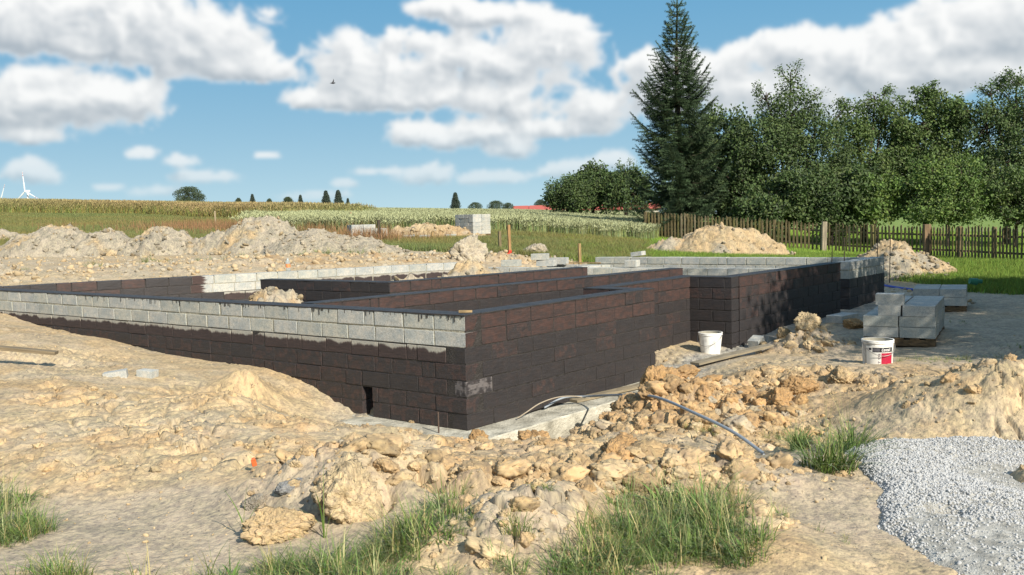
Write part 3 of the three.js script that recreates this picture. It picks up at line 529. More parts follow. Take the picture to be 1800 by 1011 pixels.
heap({ x: -6.75, z: -25.0, rx: 1.75, rz: 1.5, h: 1.06, seed: 4, grey: 0.36, label: 'tallest heap of the row with a grey gravel peak over sandy sides', peaks: [[0.1, 0, 1, 0.92], [-0.5, 0.1, 0.6, 0.6]] });
heap({ name: 'gravel_heap', x: -4.5, z: -23.8, rx: 1.75, rz: 1.25, h: 0.74, seed: 5, grey: 0.85, lump: 0.55, stones: 420, label: 'low grey gravel heap at the right end of the row', peaks: [[-0.25, 0, 1, 0.85], [0.4, 0.2, 0.62, 0.7]] });
heap({ x: -17.9, z: -31.5, rx: 1.7, rz: 0.9, h: 0.75, seed: 6, grey: 0.3, label: 'earth heap on the meadow at the left edge', peaks: [[-0.5, 0, 1, 0.8], [0.55, 0, 0.6, 0.5]] });
heap({ x: -10.8, z: -18.5, rx: 1.2, rz: 0.8, h: 0.5, seed: 7, grey: 0.2, label: 'low sandy mound at the left edge beside the tarred wall' });
heap({ x: -2.75, z: -32.9, rx: 1.75, rz: 0.8, h: 0.62, seed: 8, grey: 0.05, label: 'yellow clay heap beside the block stack before the wheat', peaks: [[-0.1, 0, 1, 0.9], [0.5, 0, 0.75, 0.6], [-0.6, 0, 0.8, 0.5]] });
heap({ x: 6.05, z: -28.4, rx: 2.15, rz: 1.5, h: 1.06, seed: 9, grey: 0.12, label: 'large rubble heap before the left half of the picket fence', peaks: [[0.08, 0, 1, 0.9], [-0.6, 0.1, 0.62, 0.55], [0.45, 0, 0.8, 0.6]] });
heap({ x: 8.95, z: -21.6, rx: 1.2, rz: 1.1, h: 0.92, seed: 10, grey: 0.2, lump: 0.5, stones: 420, label: 'rubble heap beside the far wall end before the fence', peaks: [[-0.2, 0, 1, 0.95], [0.3, 0.1, 0.66, 0.8]] });
heap({ x: -3.58, z: -14.05, y: 0.52, rx: 0.66, rz: 0.5, h: 0.68, seed: 11, grey: 0.1, stones: 60, label: 'small clay heap inside the foundation before the dark inner wall' });
heap({ x: -1.35, z: -18.0, y: 0.45, rx: 1.7, rz: 1.0, h: 0.92, turn: 0.5, seed: 12, grey: 0.35, stones: 160, label: 'rubble heap inside the foundation behind the brown inner wall', peaks: [[0.4, 0, 1, 0.75], [-0.4, 0, 0.62, 0.6]] });

/* single lumps that lie on the ground */
function lump(name, x, z, sx, sy, sz, turn, k, c, label, category, group, sink = 0.3, tilt = 0) {
  const m = solo(name, lumpGeo[k % 6], clayMat(...c), x, ground(x, z, false) + sy * (0.62 - sink), z, label, category, group);
  m.scale.set(sx, sy, sz); m.rotation.set(tilt, turn, 0); return m;
}
lump('boulder', -1.25, -4.82, 0.17, 0.115, 0.13, 0.3, 0, SOIL.dry, 'big tan clay boulder on the trodden sand left of the grass', 'boulder', null, 0.25);
lump('clay_clod', -0.93, -5.02, 0.2, 0.2, 0.16, 1.2, 1, SOIL.pale, 'upright clay clod with a dark shaded gap beside the boulder', 'clod', null, 0.35);
lump('stone', -1.27, -5.25, 0.1, 0.05, 0.06, 0.5, 2, [0.28, 0.28, 0.27], 'flat blue-grey stone lying behind the tan boulder', 'stone', null, 0.5);
lump('stone', -1.48, -5.2, 0.08, 0.05, 0.06, 2, 3, [0.4, 0.35, 0.27], 'pale broken stone just left behind the tan boulder', 'stone', null, 0.4);
lump('clay_clod', -0.33, -7.75, 0.10, 0.13, 0.085, 0.4, 4, SOIL.orange, 'pointed clod standing before the bottom of the wall corner', 'clod', null, 0.2);
lump('clay_clod', 0.17, -8.15, 0.155, 0.125, 0.13, 1.9, 5, SOIL.orange, 'round orange clod leaning on the footing right of the corner', 'clod', null, 0.1);
lump('clay_clod', -0.55, -8.85, 0.055, 0.055, 0.05, 2.2, 1, SOIL.dry, 'small clod on the footing left of the wall corner', 'clod', null, 0.1);
lump('clay_clod', -1.02, -9.22, 0.045, 0.06, 0.045, 0.2, 3, SOIL.dry, 'little clod below the square hole in the wall', 'clod', null, 0.1);
lump('clay_clod', 0.62, -5.6, 0.2, 0.15, 0.17, 0.8, 2, SOIL.orange, 'large crumbling clod above the middle grass clump', 'clod', null, 0.3);
lump('clay_clod', 4.0, -12.8, 0.17, 0.17, 0.15, 0.1, 0, SOIL.pale, 'pale clod crowning the clay pile beside the long wall', 'clod', null, 0.1);
lump('clay_clod', 3.75, -12.95, 0.12, 0.1, 0.1, 1.4, 4, SOIL.dry, 'smaller clod on the left flank of the clay pile', 'clod', null, 0.2);
lump('clay_clod', 4.95, -13.6, 0.14, 0.1, 0.12, 2.4, 5, SOIL.orange, 'reddish clod on the path behind the clay pile', 'clod', null, 0.3);
lump('clay_clod', 1.32, -8.62, 0.22, 0.2, 0.17, 0.6, 3, SOIL.orange, 'tall split clod at the left end of the clay ridge by the footing', 'clod', null, 0.4);
lump('clay_clod', 2.85, -9.35, 0.17, 0.12, 0.13, 2.8, 1, SOIL.orange, 'rough clod in the middle of the trench bank right of the bucket', 'clod', null, 0.35);
lump('clay_clod', 2.3, -8.15, 0.16, 0.14, 0.14, 1.1, 0, SOIL.orange, 'dark rusty clod at the right end of the broken clay', 'clod', null, 0.3);
lump('clay_clod', 3.3, -9.5, 0.15, 0.12, 0.13, 0.9, 2, SOIL.dry, 'yellow clod on the flat ridge before the printed bucket', 'clod', null, 0.35);
lump('clay_clod', -1.0, -22.0, 0.42, 0.46, 0.35, 0.4, 1, SOIL.grey, 'tall earth lump at the corner of the trench behind the foundation', 'clod', null, 0.35);
lump('clay_clod', 0.62, -24.2, 0.36, 0.26, 0.3, 0.4, 5, SOIL.grey, 'grey earth lump on the grass edge beside the orange peg', 'clod', null, 0.3);
lump('clay_clod', 4.0, -23.6, 0.3, 0.2, 0.2, 1.4, 3, SOIL.pale, 'pale lump on the grass edge near the end of the back wall', 'clod', null, 0.4);

/* broken clay: lumps of every size thrown up where the ground was dug */
{
  const R = RNG(19), sets = clodGeo.map(() => [[], []]);
  for (let i = 0, n = 0; i < 60000 && n < 3000; i++) {
    const d = 3.5 + 10.5 * R(), a = (R() - 0.5) * 64 * RAD, x = Math.sin(a) * d, z = -Math.cos(a) * d; if (inHouse(x, z, 0.25)) continue;
    const [u, v] = house(x, z), m = churn(x, z), onFoot = v > -0.4 && u > -0.4; if (v > -0.85 && u > -0.2 && R() < 0.6) continue; if (onFoot ? R() > 0.06 : R() > Math.pow(m, 1.6) * 0.9 + 0.02 * (1 - sstep(0.2, 0.6, worn(x, z)))) continue;
    if (R() < (x < -1.1 ? 0.8 : x < 0.5 && z > -7.2 ? 0.45 : 0)) continue;
    const s = (0.01 + 0.09 * R() ** 4.2) * (0.45 + 0.65 * m), k = Math.floor(R() * 8), or = clamp(0.75 * lobe(x, z, [1.9, -8.6, 1.6, 1.2, 0.3]) + 0.5 * lobe(x, z, [0.2, -6.2, 1.6, 0.9, 0]) + (R() - 0.5) * 0.5 + 0.12), t = 0.82 + 0.28 * R();
    const c = mixc(mixc(SOIL.dry, SOIL.pale, R()), R() < 0.12 ? SOIL.grey : SOIL.orange, or);
    sets[k][0].push(M4(x, ground(x, z) - s * (0.1 + 0.25 * R()), z, R() * 6.3, s * (0.8 + 0.7 * R()), s * (0.6 + 0.35 * R()), s, (R() - 0.5), (R() - 0.5))); sets[k][1].push(col(c[0] * t, c[1] * t, c[2] * t)); n++;
  }
  sets.forEach(([m, c], k) => { const s = instanced('clay_clods', clodGeo[k], clodMat, m, c); s.name = numbered('clay_clods'); scene.add(tag(s, 'broken lumps of orange and tan clay thrown up along the trench', 'clods', null, 'stuff')); });
}
/* crumbs of clay and stones nobody could count */
{
  const R = RNG(9), sets = [[[], []], [[], []], [[], []]];
  const drop = (x, z, s, g) => { const k = Math.floor(R() * 3); sets[k][0].push(M4(x, ground(x, z) + s * 0.25, z, R() * 6.3, s * (0.8 + 0.7 * R()), s * (0.55 + 0.4 * R()), s, R() * 0.8, R() * 0.8)); sets[k][1].push(earth(R, g)); };
  for (let i = 0; i < 60000 && sets[0][0].length + sets[1][0].length + sets[2][0].length < 5000; i++) {
    const d = 3.4 + 11 * R() ** 1.4, a = (R() - 0.5) * 66 * RAD, x = Math.sin(a) * d, z = -Math.cos(a) * d; if (inHouse(x, z, 0.3)) continue;
    const [u, v] = house(x, z), onFoot = v > -0.36 && u > -0.36, m = churn(x, z);
    if (R() > 0.1 + 0.5 * m && !onFoot) continue;
    if (onFoot && R() < 0.7) continue;
    drop(x, z, (0.004 + 0.021 * R() ** 5) * (0.6 + 0.7 * m), 0.08);
  }
  for (let i = 0; i < 9000; i++) { const x = -14 + 22 * R(), z = -16 - 9.5 * R(); if (inHouse(x, z, 0.6) || bareSoil(x, z) < 0.5 || R() > 0.25 + churn(x, z)) continue; drop(x, z, 0.015 + 0.06 * R() ** 4, 0.35); }
  sets.forEach(([m, c], k) => { const s = instanced('rubble', pebbleGeo[k], pebbleMat, m, c); s.name = numbered('rubble'); scene.add(tag(s, 'loose crumbs of clay and small stones over the dug ground', 'rubble', null, 'stuff')); });
}

/* ---------------------------------------------------------------- grass */
function blades(list, w0 = 0.006, seg = 3) {          // list of [x, z, height, lean direction, lean, width factor]
  const pos = [], cl = [], idx = []; let k = 0;
  for (const [x, z, h, d, lean, wf = 1, tone = 1, dry = 0] of list) {
    const sx = Math.cos(d + 1.57), sz = Math.sin(d + 1.57);
    for (let i = 0; i <= seg; i++) {
      const t = i / seg, w = w0 * wf * (1 - t * t * 0.98), o = lean * h * t * t, y = h * t * (1 - 0.25 * lean * lean * t), X = x + Math.cos(d) * o, Z = z + Math.sin(d) * o;
      pos.push(X - sx * w, y, Z - sz * w, X + sx * w, y, Z + sz * w);
      const c = mixc([0.115, 0.2, 0.026], [0.42, 0.37, 0.17], dry), q = tone; cl.push(c[0] * q, c[1] * q, c[2] * q, c[0] * q, c[1] * q, c[2] * q);
      if (i) { const a = k + (i - 1) * 2; idx.push(a, a + 1, a + 2, a + 1, a + 3, a + 2); }
    }
    k += (seg + 1) * 2;
  }
  const g = new THREE.BufferGeometry(); g.setAttribute('position', new THREE.Float32BufferAttribute(pos, 3)); g.setAttribute('color', new THREE.Float32BufferAttribute(cl, 3)); g.setIndex(idx); g.computeVertexNormals(); return g;
}
const grassMat = new THREE.MeshPhysicalMaterial({ vertexColors: true, roughness: 0.7, transmission: 0.25, thickness: 0, side: THREE.DoubleSide });
const farGrassMat = new THREE.MeshStandardMaterial({ vertexColors: true, roughness: 0.9, side: THREE.DoubleSide });
const clump = (seed, n, rad, h, spread, dryness = 0.1, w0 = 0.004, seg = 4) => {
  const R = RNG(seed), l = [];
  for (let i = 0; i < n; i++) { const t = R() * 6.283, r = rad * Math.sqrt(R()), d = t + (R() - 0.5) * 2.2; l.push([Math.cos(t) * r, Math.sin(t) * r, h * (0.35 + 0.75 * R()), d, spread * (0.25 + 0.95 * R()), 0.6 + 0.8 * R(), 0.65 + 0.6 * R(), R() < dryness ? 0.5 + 0.5 * R() : 0.12 * R()]); }
  return blades(l, w0, seg);
};
const tuftGeo = [clump(1, 34, 0.08, 0.2, 1.35, 0.15, 0.0034), clump(2, 28, 0.08, 0.26, 1.15, 0.25, 0.0032), clump(3, 36, 0.09, 0.15, 1.6, 0.12, 0.0038), clump(4, 20, 0.08, 0.28, 1.15, 0.35, 0.0028), clump(5, 9, 0.08, 0.42, 0.7, 0.95, 0.0013), clump(6, 11, 0.03, 0.15, 1.5, 0.05, 0.013, 5)];
/* dense patches: centre x, z, half lengths, turn, number, size */
function grassPatch(label, list, seed) {
  const R = RNG(seed), sets = tuftGeo.map(() => [[], []]);
  for (const [cx, cz, rx, rz, turn, n, size] of list) for (let i = 0; i < n; i++) {
    const t = R() * 6.283, r = Math.sqrt(R()), a = Math.cos(t) * r * rx, b = Math.sin(t) * r * rz, x = cx + a * Math.cos(turn) - b * Math.sin(turn), z = cz + a * Math.sin(turn) + b * Math.cos(turn);
    if (R() < 0.55 * r * r) continue; const kk = R(), k = kk < 0.07 ? 4 : kk < 0.12 ? 5 : Math.floor(R() * 4), s = size * (0.42 + 0.66 * R()) * (1.12 - 0.5 * r), q = 0.8 + 0.45 * R();
    sets[k][0].push(M4(x, ground(x, z) - 0.01, z, R() * 6.283, s, s * (0.85 + 0.3 * R()), s)); sets[k][1].push(col(q * (0.8 + 0.4 * R()), q, q));
  }
  const w = new THREE.Group(); w.name = numbered('grass'); scene.add(tag(w, label, 'grass', null, 'stuff'));
  sets.forEach(([m, c], k) => { if (m.length) w.add(instanced('blades', tuftGeo[k], grassMat, m, c)); });
}
grassPatch('thick green grass along the bottom edge before the middle clay mound', [[-0.85, -4.22, 0.42, 0.17, 0, 70, 1.0], [-0.5, -4.45, 0.26, 0.2, 0, 50, 1.05], [-0.32, -4.9, 0.18, 0.1, 0, 16, 0.95], [-1.25, -4.1, 0.3, 0.1, 0, 22, 0.8], [-0.75, -4.0, 0.5, 0.12, 0, 60, 0.9], [-0.6, -4.75, 0.14, 0.08, 0, 8, 0.8]], 21);
grassPatch('dense bright grass at the bottom right of the middle clay mound', [[0.66, -4.4, 0.4, 0.3, 0, 150, 1.05], [0.92, -4.7, 0.24, 0.26, 0, 80, 1.15], [0.4, -4.05, 0.35, 0.2, 0, 70, 1.0], [0.72, -4.9, 0.28, 0.18, 0, 36, 0.9], [0.95, -4.2, 0.2, 0.25, 0, 50, 0.95]], 22);
grassPatch('yellow green grass bank at the left edge', [[-2.82, -4.95, 0.3, 0.3, 0, 130, 1.0], [-3.1, -5.4, 0.3, 0.3, 0, 60, 1.0], [-2.9, -4.6, 0.25, 0.2, 0, 40, 0.85]], 23);
grassPatch('low grass tufts in the bottom left corner', [[-2.15, -4.2, 0.2, 0.1, 0, 34, 0.8], [-2.5, -4.1, 0.2, 0.12, 0, 14, 0.7], [-1.7, -4.08, 0.25, 0.08, 0, 8, 0.7]], 24);
grassPatch('a few green weeds on top of the grey clay mound', [[0.02, -4.3, 0.09, 0.09, 0, 12, 0.62], [-0.28, -4.42, 0.1, 0.08, 0, 8, 0.6], [0.12, -4.62, 0.1, 0.06, 0, 7, 0.6], [0.05, -4.05, 0.2, 0.1, 0, 12, 0.7]], 25);
grassPatch('sparse weeds in the trodden ground beside the wet concrete', [[1.35, -4.7, 0.14, 0.1, 0, 7, 0.42], [1.2, -5.1, 0.2, 0.12, 0, 6, 0.4], [1.45, -4.35, 0.1, 0.1, 0, 6, 0.4], [1.55, -7.4, 0.3, 0.1, 0.2, 12, 0.55], [2.1, -7.3, 0.16, 0.1, 0, 10, 0.7], [1.1, -5.6, 0.3, 0.1, 0, 6, 0.35]], 26);
grassPatch('short weeds along the foot of the earth heaps behind the foundation', [[-3.6, -22.2, 1.4, 0.2, 0, 60, 1.0], [-6.3, -21.5, 0.9, 0.2, 0, 45, 1.1], [-7.9, -20.8, 0.4, 0.2, 0, 25, 1.1], [-9.1, -20.5, 0.2, 0.15, 0, 16, 1.1], [-10.4, -20, 0.3, 0.15, 0, 12, 0.9], [-4.6, -22, 0.5, 0.2, 0, 30, 1.1]], 27);
grassPatch('green weeds in the shade around the near block stack', [[5.2, -10.6, 0.7, 0.35, 0.2, 90, 0.4], [4.6, -10.9, 0.5, 0.2, 0, 50, 0.35], [6.2, -11, 0.6, 0.3, 0.3, 50, 0.4], [6.6, -13.6, 0.3, 0.2, 0, 16, 0.4]], 28);
const tufts = [[1.86, -5.52, 1.25, 'spreading grass tuft left of the wet concrete, nearer one of the pair'], [2.22, -6.12, 1.35, 'tall grass tuft beside the top of the wet concrete, farther one of the pair'], [1.95, -6.45, 0.9, 'small grass tuft on the bank just behind the tall pair']];
tufts.forEach(([x, z, s, label], i) => {
  const R = RNG(70 + i), t = thing('grass_tuft', x, ground(x, z) - 0.01, z, 0, label, 'grass tuft', 'grass tufts beside the concrete');
  const g = []; for (let k = 0; k < 5; k++) { const a = R() * 6.28, r = 0.1 * R(); g.push(clump(300 + i * 9 + k, 60, 0.06, 0.2, 1.25, 0.15, 0.003).scale(s, s, s).translate(Math.cos(a) * r, 0, Math.sin(a) * r)); }
  part(t, 'green_blades', merge(g), grassMat);
  part(t, 'dry_stems', clump(330 + i, 22, 0.07, 0.4, 0.6, 1, 0.0014).scale(s, s, s), grassMat);
});
const stalks = [[-1.42, -4.78, 0.36, 'thin green grass stalk left of the tan boulder'], [-0.99, -4.72, 0.42, 'grass stalk arching before the dark gap by the boulder']];
stalks.forEach(([x, z, h, label], i) => part(thing('grass_stalk', x, ground(x, z) - 0.01, z, i * 2, label, 'stalk'), 'blade', blades([[0, 0, h, 0.4, 0.15, 0.6, 1, 0.2], [0.01, 0.01, h * 0.7, 2.4, 0.6, 0.9, 1, 0.1], [0, 0.01, h * 0.55, -1.2, 0.8, 0.9, 1, 0], [0.01, 0, h * 0.8, 3.6, 0.5, 1.3, 1, 0]], 0.004, 5), grassMat));

/* far grass, sown by bearing and distance */
const sprig = (seed, n, rad, h, lean, w, c0, c1, head) => {
  const R = RNG(seed), pos = [], cl = [], idx = []; let k = 0;
  for (let i = 0; i < n; i++) {
    const t = R() * 6.28, r = rad * Math.sqrt(R()), x = Math.cos(t) * r, z = Math.sin(t) * r, H = h * (head && head.even ? 0.88 + 0.18 * R() : 0.6 + 0.45 * R()), d = R() * 6.28, o = lean * H * R(), q = 0.75 + 0.5 * R(), a = R() * 3.14, ca = Math.cos(a) * w, sa = Math.sin(a) * w;
    const tx = x + Math.cos(d) * o, tz = z + Math.sin(d) * o, c = c0.map((v, j) => lerp(v, c1[j], R()) * q);
    pos.push(x - ca, 0, z - sa, x + ca, 0, z + sa, tx, H, tz); cl.push(...c, ...c, ...c); idx.push(k, k + 1, k + 2); k += 3;
    if (head) { const hw = w * 2.2, b = R() * 3.14, cb = Math.cos(b) * hw, sb = Math.sin(b) * hw, hh = head.len; pos.push(tx - cb, H - hh * 0.6, tz - sb, tx + cb, H - hh * 0.6, tz + sb, tx + Math.cos(d) * 0.03, H + hh * 0.4, tz + Math.sin(d) * 0.03, tx, H - hh, tz); const hc = head.c.map((v) => v * q); cl.push(...hc, ...hc, ...hc, ...hc); idx.push(k, k + 1, k + 2, k, k + 1, k + 3); k += 4; }
  }
  const g = new THREE.BufferGeometry(); g.setAttribute('position', new THREE.Float32BufferAttribute(pos, 3)); g.setAttribute('color', new THREE.Float32BufferAttribute(cl, 3)); g.setIndex(idx); g.computeVertexNormals(); return g;
};
function sow(name, label, geos, n, az0, az1, d0, d1, accept, seed, size = 1, tone = () => [1, 1, 1]) {
  const R = RNG(seed), sets = geos.map(() => [[], []]);
  for (let i = 0, tries = 0; i < n && tries < n * 8; tries++) {
    const az = lerp(az0, az1, R()) * RAD, d = Math.exp(lerp(Math.log(d0), Math.log(d1), R())), x = Math.sin(az) * d, z = -Math.cos(az) * d;
    const p = accept(x, z, d, az / RAD); if (R() > p) continue; i++;
    const k = Math.floor(R() * geos.length), s = size * (0.75 + 0.5 * R()) , c = tone(x, z, d), q = 0.85 + 0.3 * R();
    sets[k][0].push(M4(x, ground(x, z, false) - 0.02, z, R() * 6.28, s * (1 + d / 90), s, s * (1 + d / 90))); sets[k][1].push(col(c[0] * q, c[1] * q, c[2] * q));
  }
  const w = new THREE.Group(); w.name = numbered(name); scene.add(tag(w, label, name === 'wheat' ? 'crop' : 'grass', null, 'stuff'));
  sets.forEach(([m, c], k) => { if (m.length) w.add(instanced('blades', geos[k], farGrassMat, m, c)); });
}
const wheatEdge = (az) => 36.4 + 2.6 * vn(az * 1.5, 3, 8);
sow('wheat', 'pale green wheat field stretching to the horizon', [1, 2, 3].map((s) => sprig(400 + s, 22, 0.36, 0.52, 0.15, 0.006, [0.17, 0.22, 0.075], [0.28, 0.31, 0.14], { len: 0.075, c: [0.345, 0.36, 0.19], even: true })), 110000, -17, 9.5, 36.5, 128, (x, z, d, az) => (d > wheatEdge(az) + 2.4 * hash(Math.round(x * 40), Math.round(z * 40), 6) ** 2 && az > -16 + 3 * vn(d * 0.2, 1, 4) && x < 5.0 + (d - 37) * 0.2 ? sstep(-17, -11, az + (d - 40) * 0.05) : 0), 31, 1, (x, z, d) => { const v = 0.8 + 0.4 * vn(x * 0.09, z * 0.09, 6); return [v, v, v]; });
sow('tall_grass', 'tall wild grass with reddish seed heads on the rise at the left', [1, 2, 3].map((s) => sprig(410 + s, 16, 0.34, 0.9, 0.3, 0.007, [0.16, 0.2, 0.05], [0.30, 0.30, 0.10], s === 1 ? { len: 0.14, c: [0.25, 0.225, 0.10] } : null)), 44000, -30, -8, 45, 122, (x, z, d, az) => (d > 80 + 6 * vn(az * 0.8, 2, 9) - 26 * sstep(-23, -13, az) ? sstep(-8, -15, az) : 0), 32, 1, (x, z) => { const v = vn(x * 0.12, z * 0.1, 16); return [0.85 + 0.4 * v, 0.95, 0.8 + 0.2 * v]; });
sow('meadow_grass', 'green meadow grass behind the earth heaps', [1, 2, 3].map((s) => sprig(420 + s, 16, 0.2, 0.2, 0.8, 0.006, [0.13, 0.165, 0.055], [0.21, 0.23, 0.095])), 60000, -30, 8, 22, 84, (x, z, d, az) => { const b = bareSoil(x, z); if (b > 0.5) return 0; if (d > 37 && az > -12) return 0; return 1; }, 33, 1, (x, z) => { const v = fbm(x * 0.35, z * 0.35, 3, 17); return [0.75 + 0.6 * v, 0.95, 0.8]; });
sow('sorrel', 'rusty red sorrel patches in the meadow before the wheat', [1, 2].map((s) => sprig(430 + s, 12, 0.3, 0.5, 0.5, 0.008, [0.19, 0.12, 0.05], [0.26, 0.14, 0.075])), 1000, -28, 1, 29, 60, (x, z, d, az) => (bareSoil(x, z) > 0.3 ? 0 : Math.max(lobe(x, z, [-10.5, -40, 4.2, 3.5, 0]), 0.7 * lobe(x, z, [-4.6, -30, 1.4, 2, 0]), 0.5 * lobe(x, z, [-7, -36, 2, 2, 0]))), 34);
sow('lawn_grass', 'lawn grass in the sun and shade along the picket fence', [1, 2, 3].map((s) => sprig(440 + s, 18, 0.2, 0.16, 0.8, 0.006, [0.11, 0.18, 0.028], [0.18, 0.26, 0.05])), 50000, 3, 32, 19, 75, (x, z, d, az) => (bareSoil(x, z) > 0.5 ? 0 : d > 40 ? 0.6 : 1), 35, 1, (x, z, d) => { const k = d > 38 ? 1.45 : 1; return [k * 1.05, k, k * 0.8]; });

/* ---------------------------------------------------------------- trees */
const barkTex = noiseTex([128, 256], (x, y) => { const t = 120 + (wfbm(x / 128, y / 256, 8, 4, 61) - 0.5) * 170; return [t, t * 0.92, t * 0.84]; });
const barkMat = new THREE.MeshStandardMaterial({ map: barkTex, color: col(0.42, 0.36, 0.30), roughness: 0.95, bumpMap: soilBump, bumpScale: 0.03 });
const deadMat = new THREE.MeshStandardMaterial({ map: barkTex, color: col(0.6, 0.52, 0.45), roughness: 0.95 });
const leafCluster = (seed, n, rad, len) => {
  const R = RNG(seed), pos = [], idx = []; let k = 0; const a = V(0, 0, 0), b = V(0, 0, 0), d = V(0, 0, 0), c = V(0, 0, 0);
  for (let i = 0; i < n; i++) {
    c.set(R() - 0.5, (R() - 0.5) * 0.8, R() - 0.5).multiplyScalar(2 * rad); d.set(R() - 0.5, R() * 0.7 - 0.5, R() - 0.5).normalize(); a.set(R() - 0.5, R() - 0.5, R() - 0.5).cross(d).normalize(); b.crossVectors(a, d);
    const L = len * (0.7 + 0.6 * R()), w = L * 0.32, f = L * 0.12;
    pos.push(c.x, c.y, c.z, c.x + d.x * L * 0.5 + a.x * w + b.x * f, c.y + d.y * L * 0.5 + a.y * w + b.y * f, c.z + d.z * L * 0.5 + a.z * w + b.z * f, c.x + d.x * L, c.y + d.y * L, c.z + d.z * L, c.x + d.x * L * 0.5 - a.x * w + b.x * f, c.y + d.y * L * 0.5 - a.y * w + b.y * f, c.z + d.z * L * 0.5 - a.z * w + b.z * f);
    idx.push(k, k + 1, k + 2, k, k + 2, k + 3); k += 4;
  }
  const g = new THREE.BufferGeometry(); g.setAttribute('position', new THREE.Float32BufferAttribute(pos, 3)); g.setIndex(idx); g.computeVertexNormals(); return g;
};
const clusters = [leafCluster(1, 16, 0.24, 0.13), leafCluster(2, 14, 0.28, 0.12)];
const leafMat = new THREE.MeshPhysicalMaterial({ color: 0xffffff, roughness: 0.85, transmission: 0.3, thickness: 0, side: THREE.DoubleSide });
/* lobes: [x, y, z, rx, ry, rz] of the crown's boughs; leaves sit at the ends of twigs that run into the lobes */
function tree(o) {
  const { x, z, h, lobes, seed, n = 3200, tone = [0.055, 0.1, 0.022], name = 'orchard_tree', label, group, lean = 0, r0 = 0.16 } = o;
  const R = RNG(seed), y0 = ground(x, z, false) - 0.08, w = thing(name, x, y0, z, 0, label, 'tree', group), limbs = [], fork = h * (o.fork ?? 0.26);
  const trunkTop = V(lean, fork, 0); limbs.push(limb([V(0, 0, 0), V(lean * 0.4, fork * 0.5, 0.03), trunkTop], [r0 * 1.3, r0, r0 * 0.85], 8));
  const mats = [], cols = [], total = lobes.reduce((s, l) => s + l[3] * l[4] * l[5], 0) || 1;
  for (const L of lobes) {
    const c = V(L[0], L[1], L[2]), mid = trunkTop.clone().lerp(c, 0.5).add(V((R() - 0.5) * 0.5, 0.25, (R() - 0.5) * 0.5));
    limbs.push(limb([trunkTop, mid, c, c.clone().add(V(0, L[4] * 0.6, 0))], [r0 * 0.6, r0 * 0.42, r0 * 0.25, 0.02], 6));
    const sub = [];
    for (let i = 0; i < 9; i++) { const t = R() * 6.28, p = (R() - 0.35) * 1.5, e = V(Math.cos(t) * L[3] * 0.85 * Math.cos(p), Math.sin(p) * L[4] * 0.9, Math.sin(t) * L[5] * 0.85 * Math.cos(p)).add(c); sub.push(e); limbs.push(limb([c, c.clone().lerp(e, 0.55).add(V(0, 0.12, 0)), e], [r0 * 0.2, r0 * 0.12, 0.008], 4)); }
    const k = Math.round(n * (L[3] * L[4] * L[5]) / total);
    for (let i = 0; i < k; i++) {
      const u = V(R() - 0.5, R() - 0.5, R() - 0.5); if (u.lengthSq() > 0.25) { i--; continue; } u.normalize().multiplyScalar(0.35 + 0.72 * Math.pow(R(), 0.55));
      const p = V(u.x * L[3], u.y * L[4], u.z * L[5]).add(c);
      const q = n3(p.x * 0.95 + seed, p.y * 1.05, p.z * 0.95) + 0.6 * n3(p.x * 2.3, p.y * 2.3 + seed, p.z * 2.3); if (q < -0.1 + 0.12 * R() || p.y < (o.skirt ?? 0) + 0.5 * n3(p.x * 0.8, seed, p.z)) continue;
      if (u.length() > 0.92 && q < 0.1) continue;
      const s = (o.leaf ?? 1) * (0.7 + 0.6 * R()), v = 0.78 + 0.45 * R(), yel = R() ** 3 * 0.4;
      mats.push(M4(p.x, p.y, p.z, R() * 6.28, s, s, s, R() * 6.28, R() * 6.28)); cols.push(col(tone[0] * v * (1 + yel), tone[1] * v * (1 + 0.25 * yel), tone[2] * v));
    }
    for (let i = 0; i < (o.twigs ?? 2); i++) {             // sprays that stick out of the outline
      const t = R() * 6.28, e = V(Math.cos(t) * L[3] * 1.05, L[4] * (0.5 + 0.75 * R()), Math.sin(t) * L[5]).add(c), s0 = c.clone().lerp(e, 0.5); limbs.push(limb([s0, s0.clone().lerp(e, 0.6).add(V(0, 0.1, 0)), e], [0.03, 0.018, 0.005], 4));
      for (let j = 0; j < 7; j++) { const p = s0.clone().lerp(e, 0.45 + 0.6 * R()), s = 0.5 + 0.4 * R(), v = 0.8 + 0.6 * R(); mats.push(M4(p.x + (R() - 0.5) * 0.16, p.y + (R() - 0.5) * 0.16, p.z, R() * 6.28, s, s, s, R() * 6.28, R() * 6.28)); cols.push(col(tone[0] * v, tone[1] * v, tone[2] * v)); }
    }
  }
  part(w, 'trunk', merge(limbs), barkMat);
  w.add(instanced('crown', clusters[seed % 2], leafMat, mats, cols));
  return w;
}
const DK = [0.066, 0.118, 0.023], MD = [0.086, 0.146, 0.026], LT = [0.11, 0.19, 0.03];
const cherry = tree({ x: 13.1, z: -45, h: 8.9, seed: 51, n: 6400, tone: DK, label: 'tall dark fruit tree with a bare bushy tip, right beside the spruce', lobes: [[0, 3.9, 0, 2.5, 2.1, 2.2], [-1.4, 4.6, 0.3, 1.7, 1.6, 1.6], [1.3, 4.8, 0.2, 1.7, 1.7, 1.6], [0.2, 6.0, 0, 1.5, 1.4, 1.4], [-1.9, 2.4, 0.4, 1.6, 1.4, 1.4], [1.9, 2.5, 0.5, 1.7, 1.5, 1.5], [0.25, 7.6, 0, 0.62, 0.85, 0.6], [-0.9, 6.9, 0, 0.5, 0.5, 0.5], [0, 2.0, 1, 2.2, 1.2, 1.2]] });
